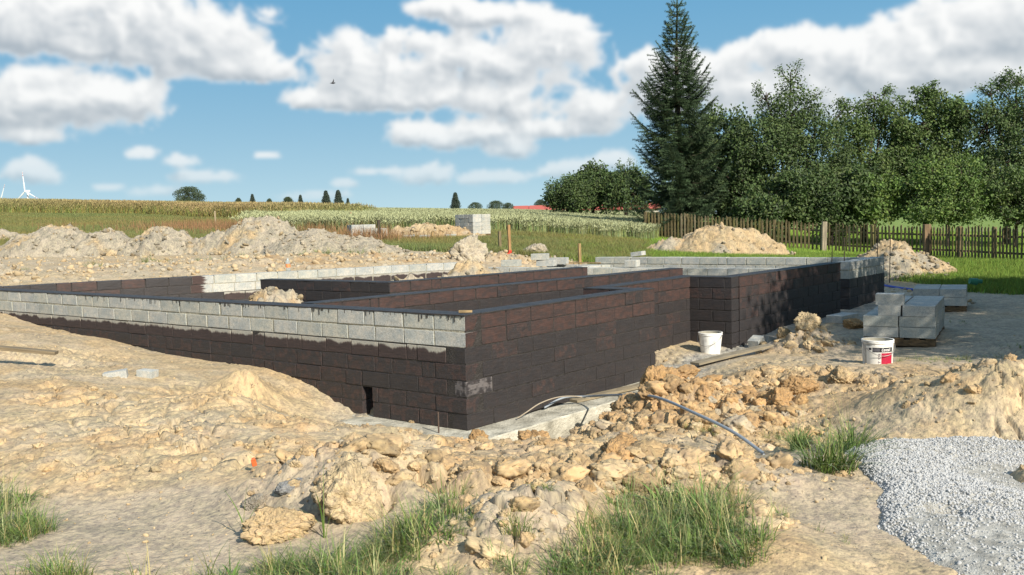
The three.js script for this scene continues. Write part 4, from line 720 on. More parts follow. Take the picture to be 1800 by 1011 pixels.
tree({ x: 10.6, z: -47.5, h: 7.2, seed: 52, n: 4200, tone: DK, label: 'dark broad tree filling the gap behind the spruce and the tall fruit tree', lobes: [[0, 3.4, 0, 2, 2, 2], [0.3, 5.2, 0, 1.5, 1.4, 1.5], [-1, 4.2, 0, 1.5, 1.4, 1.4], [0.4, 1.9, 0.6, 1.8, 1.2, 1.5], [-1.7, 2.2, 0.6, 1.5, 1.3, 1.4]] });
tree({ x: 17.2, z: -46, h: 8.2, seed: 53, skirt: 1.75, n: 4600, tone: MD, label: 'loose fruit tree with sky showing through, left of the middle orchard tree', lobes: [[0, 3.2, 0, 1.8, 1.7, 1.7], [-0.4, 5.2, 0, 1.2, 1.3, 1.2], [0.8, 5.9, 0, 1.1, 1.1, 1.1], [-1.2, 2.2, 0.6, 1.5, 1.5, 1.3], [0.5, 6.9, 0, 0.75, 0.5, 0.7], [-0.8, 6.5, 0, 0.6, 0.5, 0.6], [1.5, 3.8, 0, 1.2, 1.2, 1.2]], twigs: 4 });
tree({ x: 20.2, z: -46, h: 8.4, seed: 54, skirt: 1.75, n: 5200, tone: MD, label: 'spreading orchard tree in the middle of the right-hand group', lobes: [[0, 4.3, 0, 1.9, 1.6, 1.7], [-0.9, 5.9, 0, 1.3, 1.1, 1.2], [0.9, 6.2, 0, 1.2, 1.0, 1.2], [0.1, 7.1, 0, 0.9, 0.6, 0.8], [1.2, 3.0, 0.4, 1.6, 1.4, 1.4], [-1.4, 3.2, 0.4, 1.6, 1.4, 1.4], [0, 2.1, 1, 2.2, 1.1, 1.2]], twigs: 4 });
tree({ x: 23.6, z: -45, h: 8.6, seed: 55, skirt: 1.75, n: 5600, tone: DK, label: 'tall orchard tree with a high ragged crown near the right edge', lobes: [[0, 4.2, 0, 2.0, 1.8, 1.8], [-1, 5.7, 0, 1.4, 1.2, 1.3], [0.8, 6.5, 0, 1.3, 1.1, 1.2], [0.4, 7.6, 0, 0.9, 0.6, 0.8], [-0.8, 7.2, 0, 0.6, 0.5, 0.6], [1.5, 3.2, 0.4, 1.7, 1.5, 1.5], [-1.5, 2.7, 0.4, 1.7, 1.4, 1.4]], twigs: 4 });
tree({ x: 26.6, z: -44, h: 8, seed: 56, skirt: 1.75, n: 5200, tone: DK, label: 'dark tree cut off by the right edge of the view', lobes: [[0, 4.2, 0, 2.0, 2.0, 1.9], [-0.9, 5.6, 0, 1.4, 1.2, 1.3], [0.8, 6.2, 0, 1.3, 1.2, 1.2], [-1.2, 2.6, 0.4, 1.8, 1.5, 1.5], [1.5, 2.7, 0.4, 1.7, 1.5, 1.4]] });
tree({ x: 19.4, z: -42, h: 4.6, seed: 57, skirt: 1.35, n: 3000, tone: LT, name: 'young_tree', label: 'light green young tree in front of the orchard, right of the brown fence post', lobes: [[0, 2.4, 0, 1.3, 1.2, 1.1], [-0.7, 3.2, 0, 0.8, 0.8, 0.8], [0.6, 3.3, 0, 0.9, 0.8, 0.8], [0.9, 1.8, 0.2, 1.0, 0.9, 0.9], [-1, 1.7, 0.2, 1.0, 0.8, 0.8]], r0: 0.09 });
tree({ x: 16.6, z: -43, h: 3.6, seed: 58, skirt: 1.35, n: 2200, tone: LT, name: 'young_tree', label: 'smaller light green bush behind the fence between the white and the brown post', lobes: [[0, 1.9, 0, 1.1, 1.0, 1], [-0.6, 2.7, 0, 0.7, 0.7, 0.7], [0.5, 2.5, 0, 0.7, 0.7, 0.7]], r0: 0.07 });
tree({ x: 22.2, z: -41.5, h: 4.2, seed: 59, skirt: 1.35, n: 2600, tone: MD, name: 'young_tree', label: 'mid green bushy tree low before the right end of the orchard', lobes: [[0, 2.1, 0, 1.3, 1.2, 1.1], [-0.6, 3.0, 0, 0.8, 0.8, 0.8], [0.8, 2.7, 0, 0.9, 0.9, 0.8], [0, 1.2, 0.3, 1.3, 0.7, 1]], r0: 0.08 });
tree({ x: 14.6, z: -43, h: 4.6, seed: 60, n: 2800, tone: DK, name: 'undergrowth_tree', label: 'dark shrubby tree at the foot of the tall fruit tree', lobes: [[0, 1.9, 0, 1.5, 1.4, 1.2], [-0.9, 2.6, 0, 1.1, 1.0, 1], [0.9, 2.7, 0, 1.0, 1.0, 1]], r0: 0.08 });
tree({ x: 12.0, z: -42.6, h: 3.8, seed: 66, n: 2400, tone: DK, name: 'undergrowth_tree', label: 'low dark shrub behind the fence between the spruce and the tall fruit tree', lobes: [[0, 1.7, 0, 1.4, 1.3, 1.1], [-1, 1.3, 0.2, 1.1, 1.0, 1], [0.8, 2.4, 0, 1.0, 0.9, 0.9]], r0: 0.07 });
for (const [k, [x, z, s, lab]] of [[4.5, -71, 0.86, 'leftmost tree of the dark row on the wheat edge'], [6.3, -72, 1.16, 'middle tree of the dark row on the wheat edge'], [8.7, -71, 1.22, 'rightmost tree of the dark row, half behind the spruce']].entries())
  tree({ x, z, h: 3.9 * s, seed: 61 + k, n: 2300, tone: DK, name: 'field_tree', label: lab, group: 'trees on the edge of the wheat', leaf: 1.3, fork: 0.22, lobes: [[0, 2.1 * s, 0, 1.5, 1.0 * s, 1.3], [-0.9, 2.5 * s, 0, 0.9, 0.8, 0.9], [0.8, 2.6 * s, 0, 0.9, 0.8, 0.9], [-1.0, 1.5, 0, 0.8, 0.55, 0.8], [0.9, 1.5, 0, 0.9, 0.6, 0.8], [0.15, 3.25 * s, 0, 0.85, 0.6 * s, 0.8], [-0.5, 2.95 * s, 0, 0.5, 0.4, 0.5]] });
/* orchard going on outside the view at the right: it throws the shade over the yard */
[[10.1, -8.1, 1.0, 1.0], [12.2, -12, 1.05, 2.2], [18.4, -9.9, 1.0, 4.1], [20.8, -14, 1.1, 0.3], [20.2, -22, 1.15, 5]].forEach(([x, z, s, t], i) => {
  const c = cherry.clone(); c.name = numbered('orchard_tree'); c.position.set(x, ground(x, z, false) - 0.1, z); c.rotation.y = t; c.scale.setScalar(s); scene.add(c);
  tag(c, ['fruit tree standing nearest outside the view at the right', 'second fruit tree outside the view at the right', 'third fruit tree outside the view at the right', 'fourth fruit tree outside the view at the right', 'farthest fruit tree outside the view at the right'][i], 'tree');
});

/* spruce */
{
  const R = RNG(88), H = 10.85, x = 7.85, z = -44, y0 = ground(x, z, false) - 0.1, w = thing('spruce', x, y0, z, 0, 'tall dark spruce towering over the left end of the picket fence', 'tree');
  const wood = [limb([V(0, 0, 0), V(0.03, H * 0.4, 0), V(-0.04, H * 0.75, 0), V(0.02, H, 0)], [0.24, 0.17, 0.08, 0.012], 8)], mats = [], cols = [];
  const sp = (seed) => { const Q = RNG(seed), pos = [], idx = []; let k = 0; for (let i = 0; i < 44; i++) { const t = i / 44, a = Q() * 6.28, L = 0.055 + 0.03 * Q(), X = t * 0.42, q = V(0.55, Math.cos(a) * 0.9, Math.sin(a) * 0.9).multiplyScalar(L), s = V(0.012, 0, 0); pos.push(X - s.x, 0, 0, X + s.x, 0.004, 0.004, X + q.x, q.y, q.z); idx.push(k, k + 1, k + 2); k += 3; } const g = new THREE.BufferGeometry(); g.setAttribute('position', new THREE.Float32BufferAttribute(pos, 3)); g.setIndex(idx); g.computeVertexNormals(); return g; };
  const env = (y) => { const t = y / H; return t > 0.76 ? lerp(0.12, 0.8, (1 - t) / 0.24) : t > 0.55 ? lerp(0.8, 1.95, (0.76 - t) / 0.21) : lerp(1.95, 2.45, (0.55 - t) / 0.55); };
  const spray = (p, dir, s) => { const yaw = Math.atan2(-dir.z, dir.x), pit = Math.asin(clamp(dir.y / dir.length(), -1, 1)); mats.push(new THREE.Matrix4().compose(p, new THREE.Quaternion().setFromEuler(new THREE.Euler(R() * 6.28, yaw, pit, 'YZX')), V(s, s, s))); const v = 0.65 + 0.7 * R(); cols.push(col(0.046 * v, 0.078 * v, 0.03 * v)); };
  for (let y = 0.5; y < H - 0.15; y += lerp(0.36, 0.33, y / H) * (0.8 + 0.4 * R())) {
    const nb = y > 7.5 ? 5 : 6; const off = R() * 6.28;
    for (let b = 0; b < nb; b++) {
      const a = off + (b / nb) * 6.28 + (R() - 0.5) * 0.5, L = env(y) * (0.58 + 0.52 * R()), up = lerp(-0.12, 0.85, Math.pow(y / H, 1.3)) + (R() - 0.5) * 0.35, pts = [];
      for (let i = 0; i <= 5; i++) { const t = i / 5; pts.push(V(Math.cos(a) * L * t, y + (R() - 0.5) * 0.0 + L * (up * t - 0.42 * t * (1 - t) * 1.2 + 0.16 * t * t * t), Math.sin(a) * L * t)); }
      wood.push(limb(pts, [0.028, 0.024, 0.02, 0.014, 0.009, 0.003].map((r) => r * (0.5 + 0.5 * L / 2)), 4));
      const step = 0.1; for (let d = 0.12; d < L; d += step) {
        const t = d / L * 5, i = Math.min(4, Math.floor(t)), p = pts[i].clone().lerp(pts[i + 1], t - i), dir = pts[i + 1].clone().sub(pts[i]).normalize();
        const tw = lerp(0.5, 0.1, d / L) * Math.min(1, L / 1.6); for (const s of [-1, 1]) {
          const side = V(-Math.sin(a) * s, -0.25 - 0.35 * R(), Math.cos(a) * s).multiplyScalar(0.85).add(dir.clone().multiplyScalar(0.65)).normalize();
          for (let q = 0; q < tw; q += 0.24) spray(p.clone().addScaledVector(side, q), side.clone().add(V(0, -q * 0.5, 0)), 0.85 + 0.4 * R());
        }
        if (R() < 0.6) spray(p, dir, 1);
      }
      spray(pts[5].clone().addScaledVector(pts[5].clone().sub(pts[4]).normalize(), -0.15), pts[5].clone().sub(pts[4]), 0.9);
    }
  }
  for (let y = H - 0.9; y < H; y += 0.12) spray(V(0.02, y, 0), V(0.1, 1, 0.05), 0.8);
  part(w, 'trunk', merge(wood), barkMat);
  w.add(instanced('crown', sp(5), new THREE.MeshStandardMaterial({ color: 0xffffff, roughness: 0.8, side: THREE.DoubleSide }), mats, cols));
}
/* far off trees on the skyline */
const far = (name, x, z, base, hh, wd, label, kind, seed) => {
  const R = RNG(seed), w = thing(name, x, base, z, 0, label, 'tree'), mats = [], cols = [], n = 420;
  part(w, 'trunk', limb([V(0, -6, 0), V(0, hh * 0.6, 0)], [hh * 0.05, hh * 0.02], 6), barkMat);
  for (let i = 0; i < n; i++) { const t = R(), a = R() * 6.28, r = kind === 'fir' ? wd * 0.5 * (1 - t) * Math.sqrt(R()) * (0.75 + 0.4 * ((t * 9) % 1)) : wd * 0.5 * Math.sqrt(R()) * Math.sqrt(Math.max(0, 1 - (t - 0.3) ** 2 * 1.9)) * (0.8 + 0.35 * vn(a * 1.2, t * 3, seed)); const s = hh * 0.42, v = 0.7 + 0.6 * R(); mats.push(M4(Math.cos(a) * r, t * hh * (kind === 'fir' ? 1 : 0.95), Math.sin(a) * r, R() * 6.28, s, s, s, R() * 6, R() * 6)); cols.push(kind === 'fir' ? col(0.04 * v, 0.065 * v, 0.04 * v) : col(0.055 * v, 0.085 * v, 0.03 * v)); }
  w.add(instanced('crown', clusters[0], leafMat, mats, cols));
};
far('skyline_tree', -42.2, -125, 4.92, 2.25, 4.1, 'round bushy tree alone on the skyline above the left heaps', 'round', 500);
far('skyline_tree', -48.6, -170, 5.55, 1.3, 1.1, 'tiny dark tree first to the right of the round skyline tree', 'round', 501);
far('skyline_fir', -46.1, -170, 5.49, 1.84, 1.43, 'small pointed tree second to the right of the round skyline tree', 'fir', 502);
far('skyline_tree', -43.1, -170, 5.41, 1.2, 1.1, 'tiny low tree third to the right of the round skyline tree', 'round', 503);
far('skyline_tree', -37.4, -160, 5.03, 1.5, 1.8, 'small round tree paired with a little fir on the skyline', 'round', 504);
far('skyline_fir', -35.3, -160, 4.98, 1.73, 1.2, 'little fir paired with a small round tree on the skyline', 'fir', 505);
far('skyline_fir', -27.1, -140, 4.26, 2.28, 1.8, 'fir on the skyline, left one of the dark pair', 'fir', 506);
far('skyline_fir', -25.3, -140, 4.21, 2.36, 2.0, 'fir on the skyline, right one of the dark pair', 'fir', 507);
far('skyline_fir', -23.9, -140, 4.18, 1.27, 0.8, 'smallest fir just right of the dark pair', 'fir', 508);
far('skyline_fir', -8.6, -150, 3.63, 2.44, 1.8, 'lone fir on the skyline above the block stack', 'fir', 509);
far('skyline_tree', -6.9, -190, 3.97, 1.4, 3.0, 'low hedge tree just right of the lone fir', 'round', 510);
far('skyline_tree', -2.8, -190, 3.87, 1.7, 3.5, 'wider low hedge tree left of the red roof', 'round', 511);
far('skyline_tree', -0.4, -190, 3.81, 1.3, 2.4, 'last low tree touching the left end of the red roof', 'round', 512);
far('skyline_tree', 7.7, -240, 4.37, 2.1, 3.3, 'small round tree behind the red roof', 'round', 513);

/* ---------------------------------------------------------------- picket fence */
const woodTex = noiseTex([64, 256], (x, y) => { const t = 175 + (wfbm(x / 64, y / 256 * 0.25, 12, 3, 71) - 0.5) * 150 + (wfbm(x / 64, y / 256, 4, 4, 72) - 0.5) * 60; return [t, t * 0.95, t * 0.86]; });
const wood = (r, g, b) => new THREE.MeshStandardMaterial({ map: woodTex, color: col(r, g, b), roughness: 0.9, bumpMap: woodTex, bumpScale: 0.002 });
{
  const R = RNG(44), line = [[6.0, -42.3], [12.55, -38.2], [15.2, -34.7], [16.5, -30], [17.6, -25]];
  const w = thing('picket_fence', line[0][0], 0, line[0][1], 0, 'weathered brown picket fence with mossy slats running before the orchard', 'fence');
  const mats = [wood(0.32, 0.275, 0.155), wood(0.36, 0.32, 0.19), wood(0.29, 0.28, 0.12), wood(0.46, 0.41, 0.3), wood(0.33, 0.32, 0.13)];
  const geos = [0, 1, 2].map((k) => { const s = new THREE.Shape(); s.moveTo(-0.033, 0); s.lineTo(0.033, 0); s.lineTo(0.033, 1.06 + 0.02 * k); s.lineTo(0.012 * (k - 1), 1.13); s.lineTo(-0.033, 1.08 - 0.015 * k); return new THREE.ExtrudeGeometry(s, { depth: 0.02, bevelEnabled: true, bevelSize: 0.003, bevelThickness: 0.003, bevelSegments: 1 }); });
  for (let s = 0; s < line.length - 1; s++) {
    const [ax, az] = line[s], [bx, bz] = line[s + 1], L = Math.hypot(bx - ax, bz - az), turn = Math.atan2(-(bz - az), bx - ax), dx = (bx - ax) / L, dz = (bz - az) / L;
    for (let d = 0.05; d < L; d += 0.156 + 0.014 * (R() - 0.5)) {
      if (R() < 0.02) continue; const x = ax + dx * d, z = az + dz * d, m = part(w, 'picket', geos[Math.floor(R() * 3)], mats[Math.floor(R() * R() * 5)]);
      m.position.set(x - line[0][0], ground(x, z, false) + 0.05 + 0.04 * (R() - 0.5), z - line[0][1]); m.rotation.set(0.04 * (R() - 0.5), turn, 0.05 * (R() - 0.5)); m.scale.set(0.9 + 0.3 * R(), 0.96 + 0.07 * R(), 1);
    }
    const nr = Math.ceil(L / 2.4);
    for (let i = 0; i < nr; i++) { const d0 = L * i / nr, d1 = L * (i + 1) / nr, x0 = ax + dx * d0, z0 = az + dz * d0, x1 = ax + dx * d1, z1 = az + dz * d1; for (const hh of [0.32, 0.86]) { const a = V(x0, ground(x0, z0, false) + hh, z0), b = V(x1, ground(x1, z1, false) + hh, z1), m = part(w, 'rail', box(a.distanceTo(b) - 0.01, 0.07, 0.04), mats[i % 5]); m.position.copy(a.clone().add(b).multiplyScalar(0.5)).sub(V(line[0][0], 0, line[0][1])); m.rotation.order = 'YXZ'; m.rotation.set(0, turn, Math.atan2(b.y - a.y, Math.hypot(x1 - x0, z1 - z0))); m.translateZ(-0.045); }
      if (i || s === 0 || s > 2) { const m = part(w, 'post', box(0.11, 1.25, 0.11, 0, 0.55, 0), mats[(i + s) % 3]); m.position.set(x0 - line[0][0], ground(x0, z0, false), z0 - line[0][1]); m.rotation.y = turn; m.translateZ(-0.12); } }
  }
}
solo('fence_post', box(0.19, 1.32, 0.17, 0, 0.58, 0, 0.012), wood(0.62, 0.58, 0.5), 12.58, ground(12.58, -38, false), -38.0, 'pale grey post standing in the fence line behind the large rubble heap', 'post').rotation.z = -0.03;
solo('fence_post', box(0.24, 1.32, 0.2, 0, 0.58, 0, 0.012), wood(0.42, 0.31, 0.21), 15.15, ground(15.15, -34.4, false), -34.4, 'thick brown post in the fence line behind the smaller rubble heap', 'post');

/* ---------------------------------------------------------------- stacks of concrete blocks */
function looseBlock(x, y, z, turn, sx, sy, sz, label, group, mat, tilt = 0) {
  const m = solo('concrete_block', blockGeo[Math.floor(hash(Math.round(x * 97), Math.round(z * 89), 3) * 5)], mat ?? greys[Math.floor(hash(Math.round(x * 31), Math.round(z * 17) + Math.round(y * 50), 8) * greys.length)], x, y, z, label, 'concrete block', group);
  m.rotation.set(0, turn, tilt); m.scale.set(sx / 0.38, sy / 0.134, sz / 0.24); return m;
}
const CORD = ['bottom', 'second', 'third', 'fourth', 'top'], ROWS = ['front', 'second', 'third', 'fourth', 'fifth', 'rear'];
function palletStack(px, pz, turn, nx, nz, ny, label, long, seed, miss = () => false, gapR = 0.01, sink = 0) {
  const R = RNG(seed), y0 = ground(px, pz, false) - sink, w = thing('pallet', px, y0, pz, turn, label[0], 'pallet'), pm = wood(0.28, 0.2, 0.12), c = Math.cos(turn), s = Math.sin(turn), lx = nx * (long + gapR), lz = nz * (0.25);
  for (const k of [-1, 0, 1]) part(w, 'runner', box(lx, 0.08, 0.09, 0, 0.05, k * (lz / 2 - 0.05)), pm);
  for (let k = 0; k < 5; k++) part(w, 'board', box(0.11, 0.02, lz, -lx / 2 + 0.06 + k * (lx - 0.12) / 4, 0.101, 0), pm);
  const hB = 0.138;
  for (let j = 0; j < ny; j++) for (let a = 0; a < nx; a++) for (let b = 0; b < nz; b++) {
    if (miss(a, b, j)) continue;
    const lxp = (a - (nx - 1) / 2) * (long + gapR) + (R() - 0.5) * 0.012, lzp = (b - (nz - 1) / 2) * 0.25 + (R() - 0.5) * 0.008;
    const col3 = nx === 2 ? ['left', 'right'][a] : ['left', 'middle', 'right'][a], row = b === 0 && nz > 2 ? 'rear' : ROWS[nz - 1 - b], crs = j === ny - 1 && ny > 2 ? 'top' : j === 1 && ny === 2 ? (label[3] ?? 'upper') : CORD[j];
    looseBlock(px + c * lxp + s * lzp, y0 + 0.112 + hB * (j + 0.5), pz - s * lxp + c * lzp, turn + (R() - 0.5) * 0.02, long, hB - 0.003, 0.24, `${col3} block, ${row} row, ${crs} course of ${label[1]}`, label[2], pick(greys, R));
  }
}
// near stack in the tree shade: two full courses, a narrower third, a single block on top
palletStack(5.27, -12.6, -0.5, 2, 6, 2, ['wooden pallet under the near stack of concrete blocks', 'the near stack by the printed bucket', 'blocks of the near stack', 'second'], 0.42, 5, undefined, 0.01, 0.07);
{ const y0 = ground(5.27, -12.6, false) - 0.07 + 0.112 + 0.276, c = Math.cos(-0.5), s = Math.sin(-0.5), R = RNG(15);
  for (let b = 0; b < 6; b++) for (const a of [0, 1]) { const lx = (a ? 0.23 : -0.115), lz = (b - 2.5) * 0.25; looseBlock(5.27 + c * lx + s * lz, y0 + 0.069, -12.6 - s * lx + c * lz, -0.5, a ? 0.38 : 0.27, 0.135, 0.24, `${a ? 'right' : 'left short'} block, ${b ? ROWS[5 - b] : 'rear'} row, third course of the near stack by the printed bucket`, 'blocks of the near stack', pick(greys, R)); }
  looseBlock(5.27 + c * -0.12 + s * 0.6, y0 + 0.138 + 0.069, -12.6 - s * -0.12 + c * 0.6, -0.45, 0.34, 0.14, 0.24, 'chipped grey block lying alone on top of the near stack', undefined, greys[0]); }
palletStack(7.15, -15.7, -0.46, 2, 4, 2, ['wooden pallet under the low block stack farther back', 'the low stack behind the near one', 'blocks of the low stack behind'], 0.39, 6, undefined, 0.01, 0.02);
// far stack before the wheat
palletStack(-1.32, -33.3, 0.72, 2, 4, 5, ['wooden pallet under the far block stack before the wheat', 'the tall far stack before the wheat', 'blocks of the far stack before the wheat'], 0.39, 7);
palletStack(-4.75, -31.4, 0.35, 3, 3, 3, ['wooden pallet under the half hidden block stack behind the gravel', 'the half hidden stack left of the clay heap', 'blocks of the half hidden far stack'], 0.39, 8, (a, b, j) => j === 2 && a === 2);
for (const [i, [x, z, l]] of [[-3.35, -31.2, 'pale block lying on the clay left of the far stack, leftmost of three'], [-2.85, -31.25, 'pale block lying on the clay left of the far stack, middle of three'], [-2.05, -32.2, 'pale block lying nearest the far stack on its left']].entries()) looseBlock(x, ground(x, z, false) + 0.1, z, 0.1 * i, 0.38, 0.14, 0.24, l);
// blocks left on the walls and in the sand
looseBlock(0.0, 0.94 + 0.07 + 0.0, -20.62, -0.3, 0.38, 0.14, 0.3, 'grey block left lying on the inner bare wall beside the earth lump');
looseBlock(0.75, 0.945 + 0.068, -20.18, -0.35, 0.38, 0.13, 0.24, 'lower grey block of the small pile left on the inner bare wall');
looseBlock(0.62, 0.945 + 0.205, -20.2, -0.2, 0.36, 0.13, 0.24, 'upper grey block of the small pile left on the inner bare wall');
looseBlock(1.05, 1.02, -20.92, -0.3, 0.4, 0.14, 0.24, 'grey block at the left end of the stepped back wall');
looseBlock(2.45, 0.945 + 0.07, -19.12, -0.5, 0.24, 0.13, 0.24, 'pale half block standing on the inner bare wall');
looseBlock(2.75, 1.10 + 0.05, -20.45, -0.6, 0.26, 0.09, 0.2, 'broken block on top of the back wall left part', null, null, 0.12);
looseBlock(-3.98, ground(-3.98, -9.35) + 0.01, -9.35, 0.3, 0.22, 0.1, 0.14, 'grey half block buried in the sand by the tarred wall, left one of two', null, greys[4], 0.1);
looseBlock(-3.72, ground(-3.72, -9.5) + 0.02, -9.5, -0.2, 0.17, 0.1, 0.13, 'grey half block buried in the sand by the tarred wall, right one of two', null, greys[9], -0.08);
looseBlock(3.38, ground(3.38, -13.05) + 0.05, -13.05, 0.9, 0.2, 0.12, 0.16, 'broken grey block piece on the footing behind the white bucket, left one', null, null, 0.3);
looseBlock(3.62, ground(3.62, -13.2) + 0.06, -13.2, 0.3, 0.2, 0.13, 0.17, 'broken grey block piece on the footing behind the white bucket, right one', null, null, -0.35);
looseBlock(4.95, ground(4.95, -14.1) + 0.03, -14.1, 0.8, 0.55, 0.11, 0.26, 'long grey concrete kerb piece lying in the shade before the long wall');

/* ---------------------------------------------------------------- buckets */
const plastic = new THREE.MeshPhysicalMaterial({ map: noiseTex([256, 128], (x, y) => { const a = wfbm(x / 256, y / 128, 5, 5, 91), d = sstep(0.55, 0.72, a), st = sstep(0.6, 0.75, wfbm(x / 256, y / 128 * 0.3, 16, 3, 92)) * 0.3; const q = 1 - 0.28 * d - st * 0.5; return [238 * q, 236 * q, 230 * q]; }), roughness: 0.42 });
const innerMat = new THREE.MeshStandardMaterial({ color: col(0.5, 0.48, 0.42), map: grainTex, roughness: 0.9 }), steel = new THREE.MeshStandardMaterial({ color: col(0.35, 0.34, 0.33), metalness: 0.8, roughness: 0.45 });
function bucket(x, y, z, turn, r, h, ratio, label) {
  const w = thing('plastic_bucket', x, y, z, turn, label, 'bucket'), rb = r * ratio, pts = [[0, 0.004], [rb - 0.01, 0], [rb, 0.008], [r * 0.985, h * 0.86], [r * 0.985, h * 0.995]];
  part(w, 'body', new THREE.LatheGeometry(pts.map((p) => new THREE.Vector2(...p)), 48), plastic);
  part(w, 'inside', new THREE.LatheGeometry([[0, 0.02], [rb - 0.008, 0.02], [r * 0.97, h * 0.99]].map((p) => new THREE.Vector2(...p)), 40), innerMat);
  part(w, 'rim', new THREE.LatheGeometry([[r * 0.965, h], [r * 1.03, h * 1.005], [r * 1.045, h * 0.975], [r * 1.02, h * 0.955], [r * 1.02, h * 0.93], [r * 1.03, h * 0.92], [r * 1.03, h * 0.885], [r * 0.99, h * 0.87]].map((p) => new THREE.Vector2(...p)), 48), plastic);
  const hp = []; for (let i = 0; i <= 20; i++) { const t = Math.PI * i / 20; hp.push(V(Math.cos(t) * r * 1.06, h * 0.9 - Math.sin(t) * h * 0.46, Math.sin(t) * r * 0.28 + r * 0.86 * Math.sin(t))); }
  part(w, 'handle', limb(hp, hp.map(() => 0.0035), 6), steel);
  return w;
}
bucket(2.66, 0.085, -12.66, -0.6, 0.158, 0.30, 0.80, 'open white bucket with a wire handle standing on the footing by the recess');
{
  const x = 4.17, z = -10.73, r = 0.172, h = 0.30, w = bucket(x, ground(x, z, false) - 0.02, z, 0, r, h, 0.93, 'open white bucket with a black and crimson printed label in the sand');
  const lab = canvasTex(1024, 512, (g, W, H) => {
    g.fillStyle = '#dcdad3'; g.fillRect(0, 0, W, H);
    g.fillStyle = '#1c1b20'; g.fillRect(250, 40, 774, 118); g.fillStyle = '#e8e6e4'; g.font = 'italic bold 104px sans-serif'; g.fillText('Ceresit', 560, 134);
    g.fillStyle = '#55545a'; g.fillRect(268, 60, 240, 76); g.fillStyle = '#c9c7c2'; g.fillRect(250, 164, 774, 16);
    g.fillStyle = '#a80d36'; g.fillRect(560, 180, 464, 332); g.fillStyle = '#d8d6d0'; g.fillRect(400, 180, 160, 332);
    g.save(); g.translate(536, 505); g.rotate(-Math.PI / 2); g.fillStyle = '#3a1230'; g.font = 'bold 118px sans-serif'; g.fillText('CT 174', 0, 0, 320); g.restore();
    g.fillStyle = '#2a292c'; g.fillRect(110, 50, 110, 56); g.fillStyle = '#8a888a'; g.fillRect(20, 62, 60, 18);
    const R = RNG(5); for (let i = 0; i < 260; i++) { g.fillStyle = `rgba(${205 + 30 * R()},${200 + 30 * R()},${190 + 30 * R()},${0.3 + 0.5 * R()})`; g.fillRect(R() * W, R() * H, 2 + 9 * R(), 2 + 5 * R()); }
  }, true, false);
  // the print wraps the side that faces the path
  const a0 = -0.85, a1 = 1.05, n = 24, pos = [], uv = [], idx = [];
  for (let i = 0; i <= n; i++) { const t = lerp(a0, a1, i / n); for (const [y, v] of [[0.012, 0], [h * 0.8, 1]]) { const q = lerp(r * 0.93, r * 0.985, y / (h * 0.86)) + 0.0018; pos.push(Math.sin(t) * q, y, Math.cos(t) * q); uv.push(i / n, v); } if (i) { const k = i * 2; idx.push(k - 2, k, k - 1, k - 1, k, k + 1); } }
  const g = new THREE.BufferGeometry(); g.setAttribute('position', new THREE.Float32BufferAttribute(pos, 3)); g.setAttribute('uv', new THREE.Float32BufferAttribute(uv, 2)); g.setIndex(idx); g.computeVertexNormals();
  part(w, 'label_print', g, new THREE.MeshStandardMaterial({ map: lab, roughness: 0.5 })).rotation.y = -0.32; w.rotation.y = 0;
}

/* ---------------------------------------------------------------- boards, rods, pegs, hoses */
function board(a, b, wd, th, c, label, name = 'wooden_board') {
  const A = V(...a), B = V(...b), L = A.distanceTo(B), g = new RoundedBoxGeometry(L, th, wd, 1, 0.004), uv = g.attributes.uv; for (let i = 0; i < uv.count; i++) { const u = uv.getX(i), v = uv.getY(i); uv.setXY(i, v, u * 2); }
  const m = solo(name, g, wood(...c), (A.x + B.x) / 2, (A.y + B.y) / 2, (A.z + B.z) / 2, label, 'board'); m.rotation.order = 'YXZ'; m.rotation.set(0, Math.atan2(-(B.z - A.z), B.x - A.x), Math.asin((B.y - A.y) / L)); return m;
}
board([2.24, 0.13, -11.6], [3.42, 0.2, -12.55], 0.15, 0.03, [0.52, 0.49, 0.42], 'grey board lying beside the white bucket, one end over the hollow');
board([0.62, 0.015, -10.02], [1.72, 0.03, -11.0], 0.14, 0.028, [0.55, 0.50, 0.40], 'pale board lying on the footing along the near tarred wall');
board([-6.4, 0.94, -9.55], [-4.75, 0.71, -9.75], 0.12, 0.035, [0.42, 0.36, 0.27], 'old board bridging the sand at the left edge before the tarred wall');
board([1.95, 0.945 + 0.02, -20.6], [0.95, 0.965, -21.2], 0.05, 0.025, [0.6, 0.46, 0.28], 'thin form board on the stepped end of the back wall');
board([-1.0, -0.2, -8.72], [-0.25, -0.24, -8.22], 0.02, 0.09, [0.34, 0.27, 0.19], 'rough form board before the footing left of the corner');
{ const s = new THREE.Shape(); s.moveTo(0, 0); s.lineTo(0.13, -0.016); s.lineTo(0.13, 0.016); const g = new THREE.ExtrudeGeometry(s, { depth: 0.022, bevelEnabled: false }).rotateX(-Math.PI / 2); const m = solo('wooden_wedge', g, wood(0.72, 0.56, 0.34), -0.385, 1.098, -8.98, 'pale wooden wedge lying on top of the near wall corner', 'wedge'); m.rotation.y = 2.95; }
const rust = new THREE.MeshStandardMaterial({ color: col(0.09, 0.06, 0.045), roughness: 0.85 });
const rod = (x, z, y0, y1, label, lean = 0, r = 0.008) => { const p = [V(0, 0, 0), V(lean * 0.5, (y1 - y0) / 2, 0), V(lean, y1 - y0, 0)]; const g = [limb(p, [r, r, r], 7)]; for (let y = 0.02; y < y1 - y0; y += 0.045) g.push(new THREE.TorusGeometry(r, r * 0.22, 4, 7).rotateX(1.5708).translate(lean * y / (y1 - y0), y, 0)); return solo('steel_rod', merge(g), rust, x, y0, z, label, 'rod'); };
rod(-0.72, -8.72, -0.25, 0.2, 'rusty steel rod driven in before the footing left of the corner');
rod(5.55, -16.35, 0.95, 1.55, 'thin rusty rod rising from the long wall end, left of the pair', 0.02);
